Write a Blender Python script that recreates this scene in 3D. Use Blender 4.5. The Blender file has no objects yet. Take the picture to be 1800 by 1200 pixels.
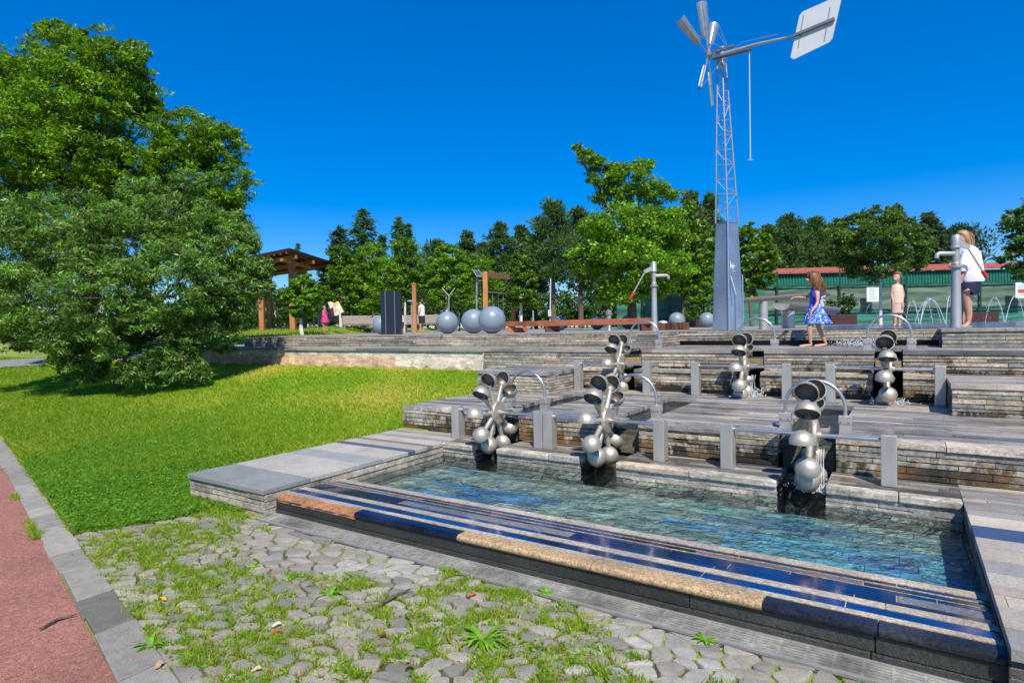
import bpy, bmesh, math, random
import numpy as np
from mathutils import Vector, Matrix
rad = math.radians
SC = bpy.context.scene
COL = SC.collection
random.seed(7); RNG = np.random.default_rng(7)

# ------------------------------------------------------------------ camera, sky, sun
YAW, PIT, ROL, FPX = rad(33.27), rad(-1.29), rad(-1.087), 1052.0
EYE = Vector((0, 0, 1.6))
_f = Vector((-math.sin(YAW)*math.cos(PIT), math.cos(YAW)*math.cos(PIT), math.sin(PIT)))
_r0 = Vector((math.cos(YAW), math.sin(YAW), 0)); _u0 = _r0.cross(_f)
_r = _r0*math.cos(ROL)+_u0*math.sin(ROL); _u = -_r0*math.sin(ROL)+_u0*math.cos(ROL)
cd = bpy.data.cameras.new('camera'); cam = bpy.data.objects.new('camera', cd); COL.objects.link(cam)
cd.sensor_width = 36; cd.lens = 36*FPX/1800; cd.clip_start = .05; cd.clip_end = 2000
M = Matrix((_r, _u, -_f)).transposed().to_4x4(); M.translation = EYE; cam.matrix_world = M
SC.camera = cam
SUN = Vector((.53, -.62, 1.0)).normalized()
w = bpy.data.worlds.new('World'); SC.world = w; w.use_nodes = True
nt = w.node_tree; nt.nodes.clear()
sky = nt.nodes.new('ShaderNodeTexSky'); sky.sky_type = 'NISHITA'; sky.sun_disc = False
sky.sun_elevation = math.asin(SUN.z); sky.sun_rotation = math.atan2(SUN.x, SUN.y)
sky.altitude = 300; sky.air_density = 1.0; sky.dust_density = .25; sky.ozone_density = 4.0
hs = nt.nodes.new('ShaderNodeHueSaturation'); hs.inputs['Saturation'].default_value = 1.9; hs.inputs['Value'].default_value = 1.0
bg = nt.nodes.new('ShaderNodeBackground'); bg.inputs['Strength'].default_value = .094
wo = nt.nodes.new('ShaderNodeOutputWorld')
gm = nt.nodes.new('ShaderNodeGamma'); gm.inputs['Gamma'].default_value = .75
vm = nt.nodes.new('ShaderNodeVectorMath'); vm.operation = 'MULTIPLY'; vm.inputs[1].default_value = (1.05, 1.36, 1.86)
nt.links.new(sky.outputs[0], gm.inputs[0]); nt.links.new(gm.outputs[0], hs.inputs['Color']); nt.links.new(hs.outputs[0], vm.inputs[0]); nt.links.new(vm.outputs[0], bg.inputs[0]); nt.links.new(bg.outputs[0], wo.inputs[0])
sd = bpy.data.lights.new('sun', 'SUN'); sd.energy = 4.8; sd.angle = rad(.5); sd.color = (1, .92, .79)
so = bpy.data.objects.new('sun', sd); COL.objects.link(so); so.rotation_euler = SUN.to_track_quat('Z', 'Y').to_euler()
SC.view_settings.view_transform = 'Standard'; SC.view_settings.look = 'None'; SC.view_settings.exposure = .46; SC.view_settings.gamma = 1
SC.render.engine = 'CYCLES'
SC.cycles.max_bounces = 8; SC.cycles.transparent_max_bounces = 12

def at(px, py, d):                 # a point seen at photo pixel px, py, d metres ahead
    return EYE + (_r*((px-900)/FPX) - _u*((py-600)/FPX) + _f)*d
def on(px, py, z):                 # same ray, cut by a level plane
    v = _r*((px-900)/FPX) - _u*((py-600)/FPX) + _f
    return EYE + v*((z-EYE.z)/v.z)
fwd = Vector((-math.sin(YAW), math.cos(YAW), 0))
def G(px, d, z=0):                 # level ground position
    a = (px-900)/FPX*d
    p = _r0*a + Vector((_f.x, _f.y, 0)).normalized()*d
    return Vector((p.x, p.y, z))

# ------------------------------------------------------------------ helpers
def tag(o, label=None, cat=None, group=None, kind=None):
    if label: o['label'] = label
    if cat: o['category'] = cat
    if group: o['group'] = group
    if kind: o['kind'] = kind
    return o
def empty(name, loc, label=None, cat=None, group=None, rz=0):
    o = bpy.data.objects.new(name, None); COL.objects.link(o); o.location = loc; o.rotation_euler[2] = rz
    o.empty_display_size = .1
    return tag(o, label, cat, group)
def link(name, me, mat, parent=None, smooth=False):
    o = bpy.data.objects.new(name, me); COL.objects.link(o)
    if mat: me.materials.append(mat)
    if smooth: me.polygons.foreach_set('use_smooth', [True]*len(me.polygons))
    if parent:
        o.parent = parent
        o.matrix_parent_inverse = pmat(parent).inverted()
    return o
def pmat(p):
    m = Matrix.Translation(p.location) @ p.rotation_euler.to_matrix().to_4x4()
    if p.parent: m = pmat(p.parent) @ p.matrix_parent_inverse @ m
    return m
class MB:
    def __init__(s): s.v = []; s.f = []; s.c = []
    def add(s, vs, fs, col=(.5, .5, .5)):
        b = len(s.v); s.v += [tuple(x) for x in vs]; s.f += [tuple(i+b for i in f) for f in fs]; s.c += [col]*len(fs); return s
    def frame(s, o, U, V, N, u0, u1, v0, v1, n0, n1, col=(.5, .5, .5)):
        P = [o+U*a+V*b+N*c for c in (n0, n1) for b in (v0, v1) for a in (u0, u1)]
        fs = [(0, 2, 3, 1), (4, 5, 7, 6), (0, 1, 5, 4), (2, 6, 7, 3), (0, 4, 6, 2), (1, 3, 7, 5)]
        return s.add(P, fs, col)
    def box(s, x0, x1, y0, y1, z0, z1, col=(.5, .5, .5)):
        return s.frame(Vector((0, 0, 0)), Vector((1, 0, 0)), Vector((0, 1, 0)), Vector((0, 0, 1)), x0, x1, y0, y1, z0, z1, col)
    def bar(s, a, b, wd, dp=None, col=(.5, .5, .5), side=None):
        a, b = Vector(a), Vector(b); d = b-a; L = d.length; d.normalize(); dp = dp or wd
        side = Vector(side) if side else (Vector((0, 0, 1)) if abs(d.z) < .9 else Vector((1, 0, 0)))
        V = d.cross(side).normalized(); N = d.cross(V)
        return s.frame(a, d, V, N, 0, L, -wd/2, wd/2, -dp/2, dp/2, col)
    def tube(s, pts, r, n=10, col=(.47, .455, .425), cap=True, sx=1.0, up=None):
        pts = [Vector(p) for p in pts]; rs = r if isinstance(r, (list, tuple)) else [r]*len(pts)
        vs = []; N = None
        for i, p in enumerate(pts):
            t = (pts[min(i+1, len(pts)-1)]-pts[max(i-1, 0)]).normalized()
            if N is None:
                N = up or (Vector((0, 0, 1)) if abs(t.z) < .9 else Vector((1, 0, 0)))
            N = (N-t*N.dot(t)).normalized(); B = t.cross(N)
            for k in range(n):
                a = 2*math.pi*k/n; vs.append(p+(N*math.cos(a)*sx+B*math.sin(a))*rs[i])
        fs = [(i*n+k, i*n+(k+1) % n, (i+1)*n+(k+1) % n, (i+1)*n+k) for i in range(len(pts)-1) for k in range(n)]
        if cap: fs += [tuple(range(n))[::-1], tuple(range((len(pts)-1)*n, len(pts)*n))]
        return s.add(vs, fs, col)
    def lathe(s, o, axis, prof, n=20, col=(.47, .455, .425), cap=False):   # prof: (radius, along)
        o = Vector(o); ax = Vector(axis).normalized()
        X = ax.orthogonal().normalized(); Y = ax.cross(X); vs = []
        for r, h in prof:
            for k in range(n):
                a = 2*math.pi*k/n; vs.append(o+ax*h+(X*math.cos(a)+Y*math.sin(a))*r)
        fs = [(i*n+k, i*n+(k+1) % n, (i+1)*n+(k+1) % n, (i+1)*n+k) for i in range(len(prof)-1) for k in range(n)]
        if cap: fs += [tuple(range(n))[::-1], tuple(range((len(prof)-1)*n, len(prof)*n))]
        return s.add(vs, fs, col)
    def poly(s, pts, thick, N=Vector((0, 0, 1)), col=(.5, .5, .5)):   # flat plate with thickness
        pts = [Vector(p) for p in pts]; n = len(pts); q = [p-N*thick for p in pts]
        fs = [tuple(range(n)), tuple(range(n, 2*n))[::-1]]+[(i, i+n, (i+1) % n+n, (i+1) % n) for i in range(n)]
        return s.add(pts+q, fs, col)
    def build(s, name, mat, parent=None, smooth=False, bevel=0, seg=2):
        me = bpy.data.meshes.new(name); me.from_pydata(s.v, [], s.f)
        a = me.attributes.new('Col', 'FLOAT_COLOR', 'FACE')
        a.data.foreach_set('color', np.array([(list(c)+[1])[:4] for c in s.c], dtype=np.float32).ravel())
        bm = bmesh.new(); bm.from_mesh(me); bmesh.ops.recalc_face_normals(bm, faces=bm.faces); bm.to_mesh(me); bm.free()
        o = link(name, me, mat, parent, smooth)
        if smooth and hasattr(me, 'set_sharp_from_angle'): me.set_sharp_from_angle(angle=rad(40))
        if bevel:
            m = o.modifiers.new('bevel', 'BEVEL'); m.width = bevel; m.segments = seg; m.limit_method = 'ANGLE'
        return o
def npmesh(name, V, F, C, mat, parent=None, smooth=False):
    V = np.asarray(V, np.float32); F = np.asarray(F, np.int32); k = F.shape[1]
    me = bpy.data.meshes.new(name); me.vertices.add(len(V)); me.vertices.foreach_set('co', V.ravel())
    me.loops.add(F.size); me.loops.foreach_set('vertex_index', F.ravel())
    me.polygons.add(len(F)); me.polygons.foreach_set('loop_start', np.arange(0, F.size, k, dtype=np.int32))
    me.polygons.foreach_set('loop_total', np.full(len(F), k, np.int32))
    a = me.attributes.new('Col', 'FLOAT_COLOR', 'FACE')
    a.data.foreach_set('color', np.hstack([np.asarray(C, np.float32), np.ones((len(F), 1), np.float32)]).ravel())
    me.update(); me.validate()
    return link(name, me, mat, parent, smooth)

# ------------------------------------------------------------------ materials
def mat(name, col=None, rough=.6, metal=0, spec=.5, noise=None, bump=None, attr=False, sheen=None, coat=0, extra=None):
    m = bpy.data.materials.new(name); m.use_nodes = True; t = m.node_tree; b = t.nodes['Principled BSDF']
    L = t.links.new; N = t.nodes.new
    b.inputs['Roughness'].default_value = rough; b.inputs['Metallic'].default_value = metal
    b.inputs['Specular IOR Level'].default_value = spec; b.inputs['Coat Weight'].default_value = coat
    b.inputs['Coat Roughness'].default_value = .1
    if attr:
        a = N('ShaderNodeAttribute'); a.attribute_name = 'Col'; src = a.outputs['Color']
    else:
        rgb = N('ShaderNodeRGB'); rgb.outputs[0].default_value = (*col, 1); src = rgb.outputs[0]
    co = N('ShaderNodeTexCoord').outputs['Object']
    if attr:
        x = N('ShaderNodeVectorMath'); x.operation = 'MULTIPLY'; x.inputs[1].default_value = (1.03, .985, .88); L(src, x.inputs[0]); src = x.outputs[0]
    for (scale, amt, stretch) in (noise or []):      # multiply by 1 +- amt
        mp = N('ShaderNodeMapping'); mp.inputs['Scale'].default_value = stretch; L(co, mp.inputs[0])
        n = N('ShaderNodeTexNoise'); n.inputs['Scale'].default_value = scale; n.inputs['Detail'].default_value = 5; L(mp.outputs[0], n.inputs[0])
        r = N('ShaderNodeMapRange'); r.inputs['From Min'].default_value = .3; r.inputs['From Max'].default_value = .7
        r.inputs['To Min'].default_value = 1-amt; r.inputs['To Max'].default_value = 1+amt; L(n.outputs[0], r.inputs[0])
        x = N('ShaderNodeVectorMath'); x.operation = 'MULTIPLY'; L(src, x.inputs[0]); L(r.outputs[0], x.inputs[1]); src = x.outputs[0]
    if extra: src = extra(t, src, co, b)
    L(src, b.inputs['Base Color'])
    if bump:
        prev = None
        for (scale, st, stretch) in bump:
            mp = N('ShaderNodeMapping'); mp.inputs['Scale'].default_value = stretch; L(co, mp.inputs[0])
            n = N('ShaderNodeTexNoise'); n.inputs['Scale'].default_value = scale; n.inputs['Detail'].default_value = 4; L(mp.outputs[0], n.inputs[0])
            bp = N('ShaderNodeBump'); bp.inputs['Strength'].default_value = st; bp.inputs['Distance'].default_value = .01; L(n.outputs[0], bp.inputs['Height'])
            if prev: L(prev, bp.inputs['Normal'])
            prev = bp.outputs[0]
        L(prev, b.inputs['Normal'])
    return m
I3 = (1, 1, 1)
def wetness(lo, hi, scale=1.2, dark=.45, wr=.12, dr=.7, st=(1, 1, 1)):
    # damp patches: darker and smoother where a noise field is high
    def f(t, src, co, b):
        N = t.nodes.new; L = t.links.new
        mp = N('ShaderNodeMapping'); mp.inputs['Scale'].default_value = st; L(co, mp.inputs[0])
        n = N('ShaderNodeTexNoise'); n.inputs['Scale'].default_value = scale; n.inputs['Detail'].default_value = 6; n.inputs['Roughness'].default_value = .6; L(mp.outputs[0], n.inputs[0])
        r = N('ShaderNodeMapRange'); r.inputs['From Min'].default_value = lo; r.inputs['From Max'].default_value = hi; L(n.outputs[0], r.inputs[0])
        rr = N('ShaderNodeMapRange'); rr.inputs['To Min'].default_value = dr; rr.inputs['To Max'].default_value = wr; L(r.outputs[0], rr.inputs[0]); L(rr.outputs[0], b.inputs['Roughness'])
        k = N('ShaderNodeMapRange'); k.inputs['To Min'].default_value = 1; k.inputs['To Max'].default_value = dark; L(r.outputs[0], k.inputs[0])
        x = N('ShaderNodeVectorMath'); x.operation = 'MULTIPLY'; L(src, x.inputs[0]); L(k.outputs[0], x.inputs[1])
        return x.outputs[0]
    return f
def wallstain(t, src, co, b):
    N = t.nodes.new; L = t.links.new
    a = N('ShaderNodeAttribute'); a.attribute_name = 'Col'
    mp = N('ShaderNodeMapping'); mp.inputs['Scale'].default_value = (1, 1, .45); L(co, mp.inputs[0])
    n = N('ShaderNodeTexNoise'); n.inputs['Scale'].default_value = 9; n.inputs['Detail'].default_value = 8; n.inputs['Roughness'].default_value = .72; L(mp.outputs[0], n.inputs[0])
    n2 = N('ShaderNodeTexNoise'); n2.inputs['Scale'].default_value = 1.3; n2.inputs['Detail'].default_value = 2; L(co, n2.inputs[0])
    sm_ = N('ShaderNodeMath'); sm_.operation = 'ADD'; L(n.outputs[0], sm_.inputs[0])
    h = N('ShaderNodeMath'); h.operation = 'MULTIPLY_ADD'; h.inputs[1].default_value = .55; h.inputs[2].default_value = -.27; L(n2.outputs[0], h.inputs[0]); L(h.outputs[0], sm_.inputs[1])
    sb = N('ShaderNodeMath'); sb.operation = 'SUBTRACT'; L(sm_.outputs[0], sb.inputs[0])
    k = N('ShaderNodeMath'); k.operation = 'MULTIPLY_ADD'; k.inputs[1].default_value = .40; k.inputs[2].default_value = .22; L(a.outputs['Alpha'], k.inputs[0]); L(k.outputs[0], sb.inputs[1])
    r = N('ShaderNodeMapRange'); r.inputs['From Min'].default_value = 0; r.inputs['From Max'].default_value = .12; L(sb.outputs[0], r.inputs[0])
    rp_ = N('ShaderNodeValToRGB'); n3 = N('ShaderNodeTexNoise'); n3.inputs['Scale'].default_value = 3.2; n3.inputs['Detail'].default_value = 5; L(co, n3.inputs[0]); L(n3.outputs[0], rp_.inputs[0])
    e = rp_.color_ramp.elements; e[0].position = .38; e[0].color = (.018, .016, .012, 1); e[1].position = .66; e[1].color = (.18, .095, .03, 1); q = rp_.color_ramp.elements.new(.5); q.color = (.055, .04, .018, 1)
    mx = N('ShaderNodeMix'); mx.data_type = 'RGBA'; L(r.outputs[0], mx.inputs['Factor']); L(src, mx.inputs[6]); L(rp_.outputs[0], mx.inputs[7])
    return mx.outputs[2]
M_wall = mat('slate_wall', attr=True, rough=.7, noise=[(1.1, .22, I3), (3, .3, (1, 1, 6)), (14, .28, I3), (45, .32, I3), (160, .22, I3)], bump=[(30, .5, (1, 1, 3)), (120, .35, I3)], extra=wallstain)
M_deck = mat('slate_deck', attr=True, rough=.5, noise=[(4, .22, (1, 4, 1)), (60, .2, I3)], bump=[(40, .3, I3)], extra=wetness(.50, .66, .8, .55, .1, .55, (1, 2.2, 1)))
M_para = mat('slate_slab', attr=True, rough=.6, noise=[(4, .12, I3), (70, .18, I3), (220, .18, I3)], bump=[(60, .25, I3)])
M_rough = mat('flamed_granite', attr=True, rough=.55, noise=[(38, .3, I3), (120, .4, I3), (260, .35, I3), (3, .25, I3)], bump=[(90, .5, I3)])
M_pol = mat('polished_granite', attr=True, rough=.10, spec=.42, noise=[(90, .5, I3), (4, .3, I3)], bump=[(9, .05, I3)])
M_core = mat('mortar_core', (.035, .033, .03), .9)
M_dark = mat('dark_void', (.02, .02, .018), .9)
M_plast = mat('old_plaster', attr=True, rough=.85, noise=[(1.1, .25, (1, 1, 3)), (5, .3, (1, 1, 3)), (20, .2, I3), (80, .12, I3)], bump=[(6, .7, I3), (40, .4, I3)])
M_steel = mat('brushed_steel', (.48, .465, .43), .45, metal=.6, noise=[(8, .12, (1, 1, .3)), (60, .06, (1, 1, .1))], bump=[(200, .05, (1, 1, .05))])
M_cup = mat('blasted_steel', attr=True, rough=.48, metal=.62, noise=[(14, .16, I3), (120, .08, I3)])
M_chrome = mat('polished_steel', (.60, .60, .60), .30, metal=.9, noise=[(20, .06, I3)])
M_galv = mat('galvanised_steel', (.36, .39, .42), .42, metal=.7, noise=[(9, .16, I3), (40, .08, I3)])
M_white = mat('white_sheet', (.50, .52, .56), .4, noise=[(5, .05, I3)])
M_paint = mat('grey_white_paint', (.38, .39, .375), .42, metal=.4, noise=[(10, .08, (1, 1, .4))])
M_ball = mat('ball_paint', (.20, .255, .31), .38, coat=.35, noise=[(2.5, .07, I3), (30, .05, (1, 1, 8))], bump=[(60, .04, I3)])
M_pillar = mat('dark_panel', (.010, .014, .026), .3, noise=[(6, .2, (1, 1, .3))])
M_wood = mat('orange_timber', (.36, .15, .05), .6, noise=[(3, .3, (1, 1, .25)), (40, .2, (1, 1, .08))], bump=[(60, .3, (1, 1, .1))])
M_beam = mat('red_timber', (.33, .10, .045), .6, noise=[(3, .3, I3), (25, .25, (.2, 1, 6))], bump=[(50, .3, (.2, 1, 4))])
M_bark2 = mat('dark_timber', (.10, .04, .022), .8, noise=[(30, .4, (4, 4, .4))], bump=[(40, .6, (4, 4, .5))])
M_bench = mat('weathered_bench', (.33, .29, .25), .7, noise=[(20, .2, (1, 1, 4))])
M_roofu = mat('roof_board', (.15, .04, .018), .6, noise=[(8, .25, I3)])
M_roof = mat('roof_felt', (.03, .022, .02), .7)
M_red = mat('red_plastic', (.6, .02, .01), .4)
M_bark = mat('bark', (.11, .085, .06), .9, noise=[(14, .4, (3, 3, .5))], bump=[(20, .8, (3, 3, .5))])
M_bark_w = mat('pale_bark', (.58, .57, .52), .85, noise=[(9, .3, (3, 3, 1))], bump=[(20, .5, I3)])
M_path = mat('red_asphalt', (.31, .135, .10), .9, noise=[(1.3, .16, I3), (28, .22, I3), (110, .42, I3), (300, .3, I3)], bump=[(170, .9, I3), (60, .4, I3)], extra=wetness(.52, .62, .9, .62, .8, .9, (.5, 2.0, 1)))
M_gpath = mat('grey_path', (.22, .21, .215), .85, noise=[(20, .15, I3)])
M_soil = mat('joint_soil', (.075, .075, .022), .95, noise=[(12, .5, I3), (90, .4, I3)], bump=[(60, .8, I3)])
M_cob = mat('cobble_granite', attr=True, rough=.7, noise=[(14, .14, I3), (150, .2, I3), (380, .2, I3)], bump=[(70, .4, I3), (240, .3, I3)])
M_lawn = mat('lawn_soil', (.17, .22, .022), .95, noise=[(.9, .28, I3), (8, .3, I3), (70, .4, I3)], bump=[(60, .9, I3)])
M_plaza = mat('plaza_paving', (.25, .235, .22), .75, noise=[(1.5, .14, I3), (30, .12, I3)])
M_wetp = mat('wet_paving', (.10, .135, .28), .16, spec=.7, noise=[(2, .3, (1, 3, 1)), (12, .15, I3)], bump=[(20, .12, I3)])
M_skin = mat('skin', (.52, .27, .17), .5, noise=[(20, .05, I3)])
M_skin.node_tree.nodes['Principled BSDF'].inputs['Subsurface Weight'].default_value = .0

def leafmat(name, trans=.35, rough=.45, gain=1.0):
    m = bpy.data.materials.new(name); m.use_nodes = True; t = m.node_tree; t.nodes.clear(); N = t.nodes.new; L = t.links.new
    a = N('ShaderNodeAttribute'); a.attribute_name = 'Col'
    p = N('ShaderNodeBsdfPrincipled'); p.inputs['Roughness'].default_value = rough; p.inputs['Specular IOR Level'].default_value = .35
    L(a.outputs['Color'], p.inputs['Base Color'])
    tr = N('ShaderNodeBsdfTranslucent')
    x = N('ShaderNodeVectorMath'); x.operation = 'MULTIPLY'; x.inputs[1].default_value = (1.9*gain, 1.7*gain, .5*gain); L(a.outputs['Color'], x.inputs[0]); L(x.outputs[0], tr.inputs['Color'])
    mx = N('ShaderNodeMixShader'); mx.inputs[0].default_value = trans; L(p.outputs[0], mx.inputs[1]); L(tr.outputs[0], mx.inputs[2])
    o = N('ShaderNodeOutputMaterial'); L(mx.outputs[0], o.inputs[0]); return m
M_leaf = leafmat('leaf'); M_needle = leafmat('needle', .28, .6); M_grass = leafmat('grass_blade', .4, .5)

def watermat():
    m = bpy.data.materials.new('pool_water'); m.use_nodes = True; t = m.node_tree; t.nodes.clear(); N = t.nodes.new; L = t.links.new
    co = N('ShaderNodeTexCoord').outputs['Object']; prev = None
    for sc, st, dist in ((2.2, 1, .10), (7, 1, .055), (20, .9, .022)):
        mp = N('ShaderNodeMapping'); mp.inputs['Scale'].default_value = (1, 1.5, 1); mp.inputs['Rotation'].default_value = (0, 0, .4); L(co, mp.inputs[0])
        n = N('ShaderNodeTexNoise'); n.inputs['Scale'].default_value = sc; n.inputs['Detail'].default_value = 3; n.inputs['Distortion'].default_value = .8; L(mp.outputs[0], n.inputs[0])
        b = N('ShaderNodeBump'); b.inputs['Strength'].default_value = st; b.inputs['Distance'].default_value = dist; L(n.outputs[0], b.inputs['Height'])
        if prev: L(prev, b.inputs['Normal'])
        prev = b.outputs[0]
    gl = N('ShaderNodeBsdfGlossy'); gl.inputs['Roughness'].default_value = .02; L(prev, gl.inputs['Normal'])
    tr = N('ShaderNodeBsdfTransparent'); tr.inputs['Color'].default_value = (.80, .93, .97, 1)
    fr = N('ShaderNodeFresnel'); fr.inputs['IOR'].default_value = 1.33; L(prev, fr.inputs['Normal'])
    mx = N('ShaderNodeMixShader'); L(fr.outputs[0], mx.inputs[0]); L(tr.outputs[0], mx.inputs[1]); L(gl.outputs[0], mx.inputs[2])
    o = N('ShaderNodeOutputMaterial'); L(mx.outputs[0], o.inputs[0]); return m
M_water = watermat()
def foam(name, alpha=.6):
    m = bpy.data.materials.new(name); m.use_nodes = True; t = m.node_tree; b = t.nodes['Principled BSDF']
    b.inputs['Base Color'].default_value = (.85, .9, .95, 1); b.inputs['Roughness'].default_value = .08; b.inputs['Transmission Weight'].default_value = .5; b.inputs['IOR'].default_value = 1.33
    b.inputs['Alpha'].default_value = alpha
    return m
M_foam = foam('white_water', .75)

X_, Y_, Z_ = Vector((1, 0, 0)), Vector((0, 1, 0)), Vector((0, 0, 1))
# ------------------------------------------------------------------ terrain
def lerp_tab(tab, v):
    if v <= tab[0][0]: return tab[0][1]
    for (a, za), (b, zb) in zip(tab, tab[1:]):
        if v <= b: t = (v-a)/(b-a); return za+(zb-za)*t
    return tab[-1][1]
def sm(a, b, v): t = min(1, max(0, (v-a)/(b-a))); return t*t*(3-2*t)
def mline(y): return -16.4-.63*(y-11)
def terrain(x, y):
    z = lerp_tab([(2.6, 0), (3.3, .015), (6.2, .27), (9.4, .74)], y)
    if y > 9.4:
        far = lerp_tab([(9.4, .74), (12, 1.06), (14, 1.38), (20, 1.75), (28, 1.86), (60, 1.7)], y)
        k = sm(0, 2.2, mline(y)-x)*sm(-3, 0, -19.6-x+max(0, (y-11)*3))
        low = .74 if y < 12.4 else 1.40
        if x < -19.6 and y < 12.4: low = far
        z = low+(far-low)*k if y > 11.5 or x < -19.6 else low
    if x > -5.15 and 3.28 < y < 12.5: z = -.2
    return z
xs = [-400, -200, -100, -60]+list(np.arange(-45, -20, 1.0))+[-19.9, -19.5]+list(np.arange(-19, -5.5, .5))+[-5.35, -5.1]+list(np.arange(-4, 9, 1.0))+[12, 20, 40, 90, 200, 400]
ys = [-60, -20, -5, 0, 1, 2, 2.6, 3.1, 3.24, 3.33]+list(np.arange(4, 12.3, .5))+[12.35, 12.6]+list(np.arange(13, 31, .75))+[36, 45, 60, 100, 200, 500]
V = [(x, y, terrain(x, y)) for y in ys for x in xs]; nx = len(xs)
F = [(j*nx+i, j*nx+i+1, (j+1)*nx+i+1, (j+1)*nx+i) for j in range(len(ys)-1) for i in range(nx-1)]
g = npmesh('ground', V, F, [(.1, .1, .1)]*len(F), M_lawn, smooth=False); tag(g, kind='structure')
def cin(x): return 1.436+.222*(-2.885-x)      # curb inner edge
def cout(x): return 1.275+.226*(-3.104-x)

# foreground sheets
def sheet(name, pts, z, m, kind='structure', label=None):
    me = bpy.data.meshes.new(name); me.from_pydata([(p[0], p[1], p[2] if len(p) > 2 else z) for p in pts], [], [tuple(range(len(pts)))])
    o = link(name, me, m); tag(o, label, None, None, kind); return o
sheet('path', [(-45, cout(-45)), (-20, cout(-20)), (4, cout(4)), (6, -6), (-45, -6)], .006, M_path)
# a grey footpath climbing away on the far left
pp = [(-19.4, 11.0), (-23, 9.9), (-27, 8.7), (-34, 6.9), (-42, 5.6)]
mb = MB()
for (a, b) in zip(pp, pp[1:]):
    for k in range(4):
        p = Vector(a).lerp(Vector(b), k/4); q = Vector(a).lerp(Vector(b), (k+1)/4)
        W = .95
        mb.add([(p.x, p.y-W, terrain(p.x-.6, p.y-W)+.05), (p.x, p.y+W, terrain(p.x-.6, p.y+W)+.05), (q.x, q.y+W, terrain(q.x-.6, q.y+W)+.05), (q.x, q.y-W, terrain(q.x-.6, q.y-W)+.05)], [(0, 1, 2, 3)])
tag(mb.build('footpath', M_gpath), kind='structure')

# kerb of flat granite slabs
mb = MB(); x = 3.0
kp = [(.26, .255, .245), (.23, .225, .22), (.29, .28, .265), (.25, .24, .235)]
while x > -22:
    L = random.uniform(.28, .62); a, b = x-L+.006, x
    c = random.choice(kp); k = random.uniform(.85, 1.1); c = tuple(v*k for v in c)
    if -4.02 < x < -3.6: c = (.13, .13, .115); L *= .45; a = x-L+.006
    j = random.uniform(-.012, .012); z = .022+random.uniform(-.004, .004)
    mb.poly([(a, cout(a)+j+random.uniform(-.01, .01), z), (b, cout(b)+j, z), (b, cin(b)+j*.5-.004, z), (a, cin(a)+random.uniform(-.01, .01), z)], .05, col=c); x -= L
tag(mb.build('kerb', M_cob, bevel=.006), kind='structure')

# cobbles: Voronoi stones with gaps
def clip(poly, px, py, nx_, ny_):
    out = []
    for i in range(len(poly)):
        a, b = poly[i], poly[(i+1) % len(poly)]
        da = (a[0]-px)*nx_+(a[1]-py)*ny_; db = (b[0]-px)*nx_+(b[1]-py)*ny_
        if da <= 0: out.append(a)
        if da*db < 0: t = da/(da-db); out.append((a[0]+(b[0]-a[0])*t, a[1]+(b[1]-a[1])*t))
    return out
LB = [(-5.55, 1.9), (-5.15, 2.25), (-4.95, 2.6), (-5.05, 2.9), (-4.85, 3.05)]     # lawn edge of the cobbles
def in_cob(x, y):
    if y < cin(x)+.02 or y > 3.0: return False
    lx = lerp_tab([(1.9, -5.5), (2.25, -5.2), (2.6, -5.0), (2.9, -5.0), (3.1, -5.0)], y)
    return x > lx-.15
rc = random.Random(3); seeds = []
CA, SA, ST = math.cos(YAW-.12), math.sin(YAW-.12), 1.55
def to_s(x, y): return ((x*CA+y*SA)/ST, -x*SA+y*CA)
def from_s(u, v): return (u*ST*CA-v*SA, u*ST*SA+v*CA)
sp = .086
for j in range(-24, 88):
    for i in range(-72, 48):
        u = i*sp+(j % 2)*sp/2+rc.uniform(-.042, .042); v = j*sp*.92+rc.uniform(-.038, .038)
        if rc.random() < .10: continue
        x, y = from_s(u, v)
        if -5.9 < x < 1.2 and in_cob(x, y): seeds.append((u, v))
grid = {}
for s_ in seeds: grid.setdefault((int(s_[0]//.2), int(s_[1]//.2)), []).append(s_)
mb = MB(); GRASSY = []
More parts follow.
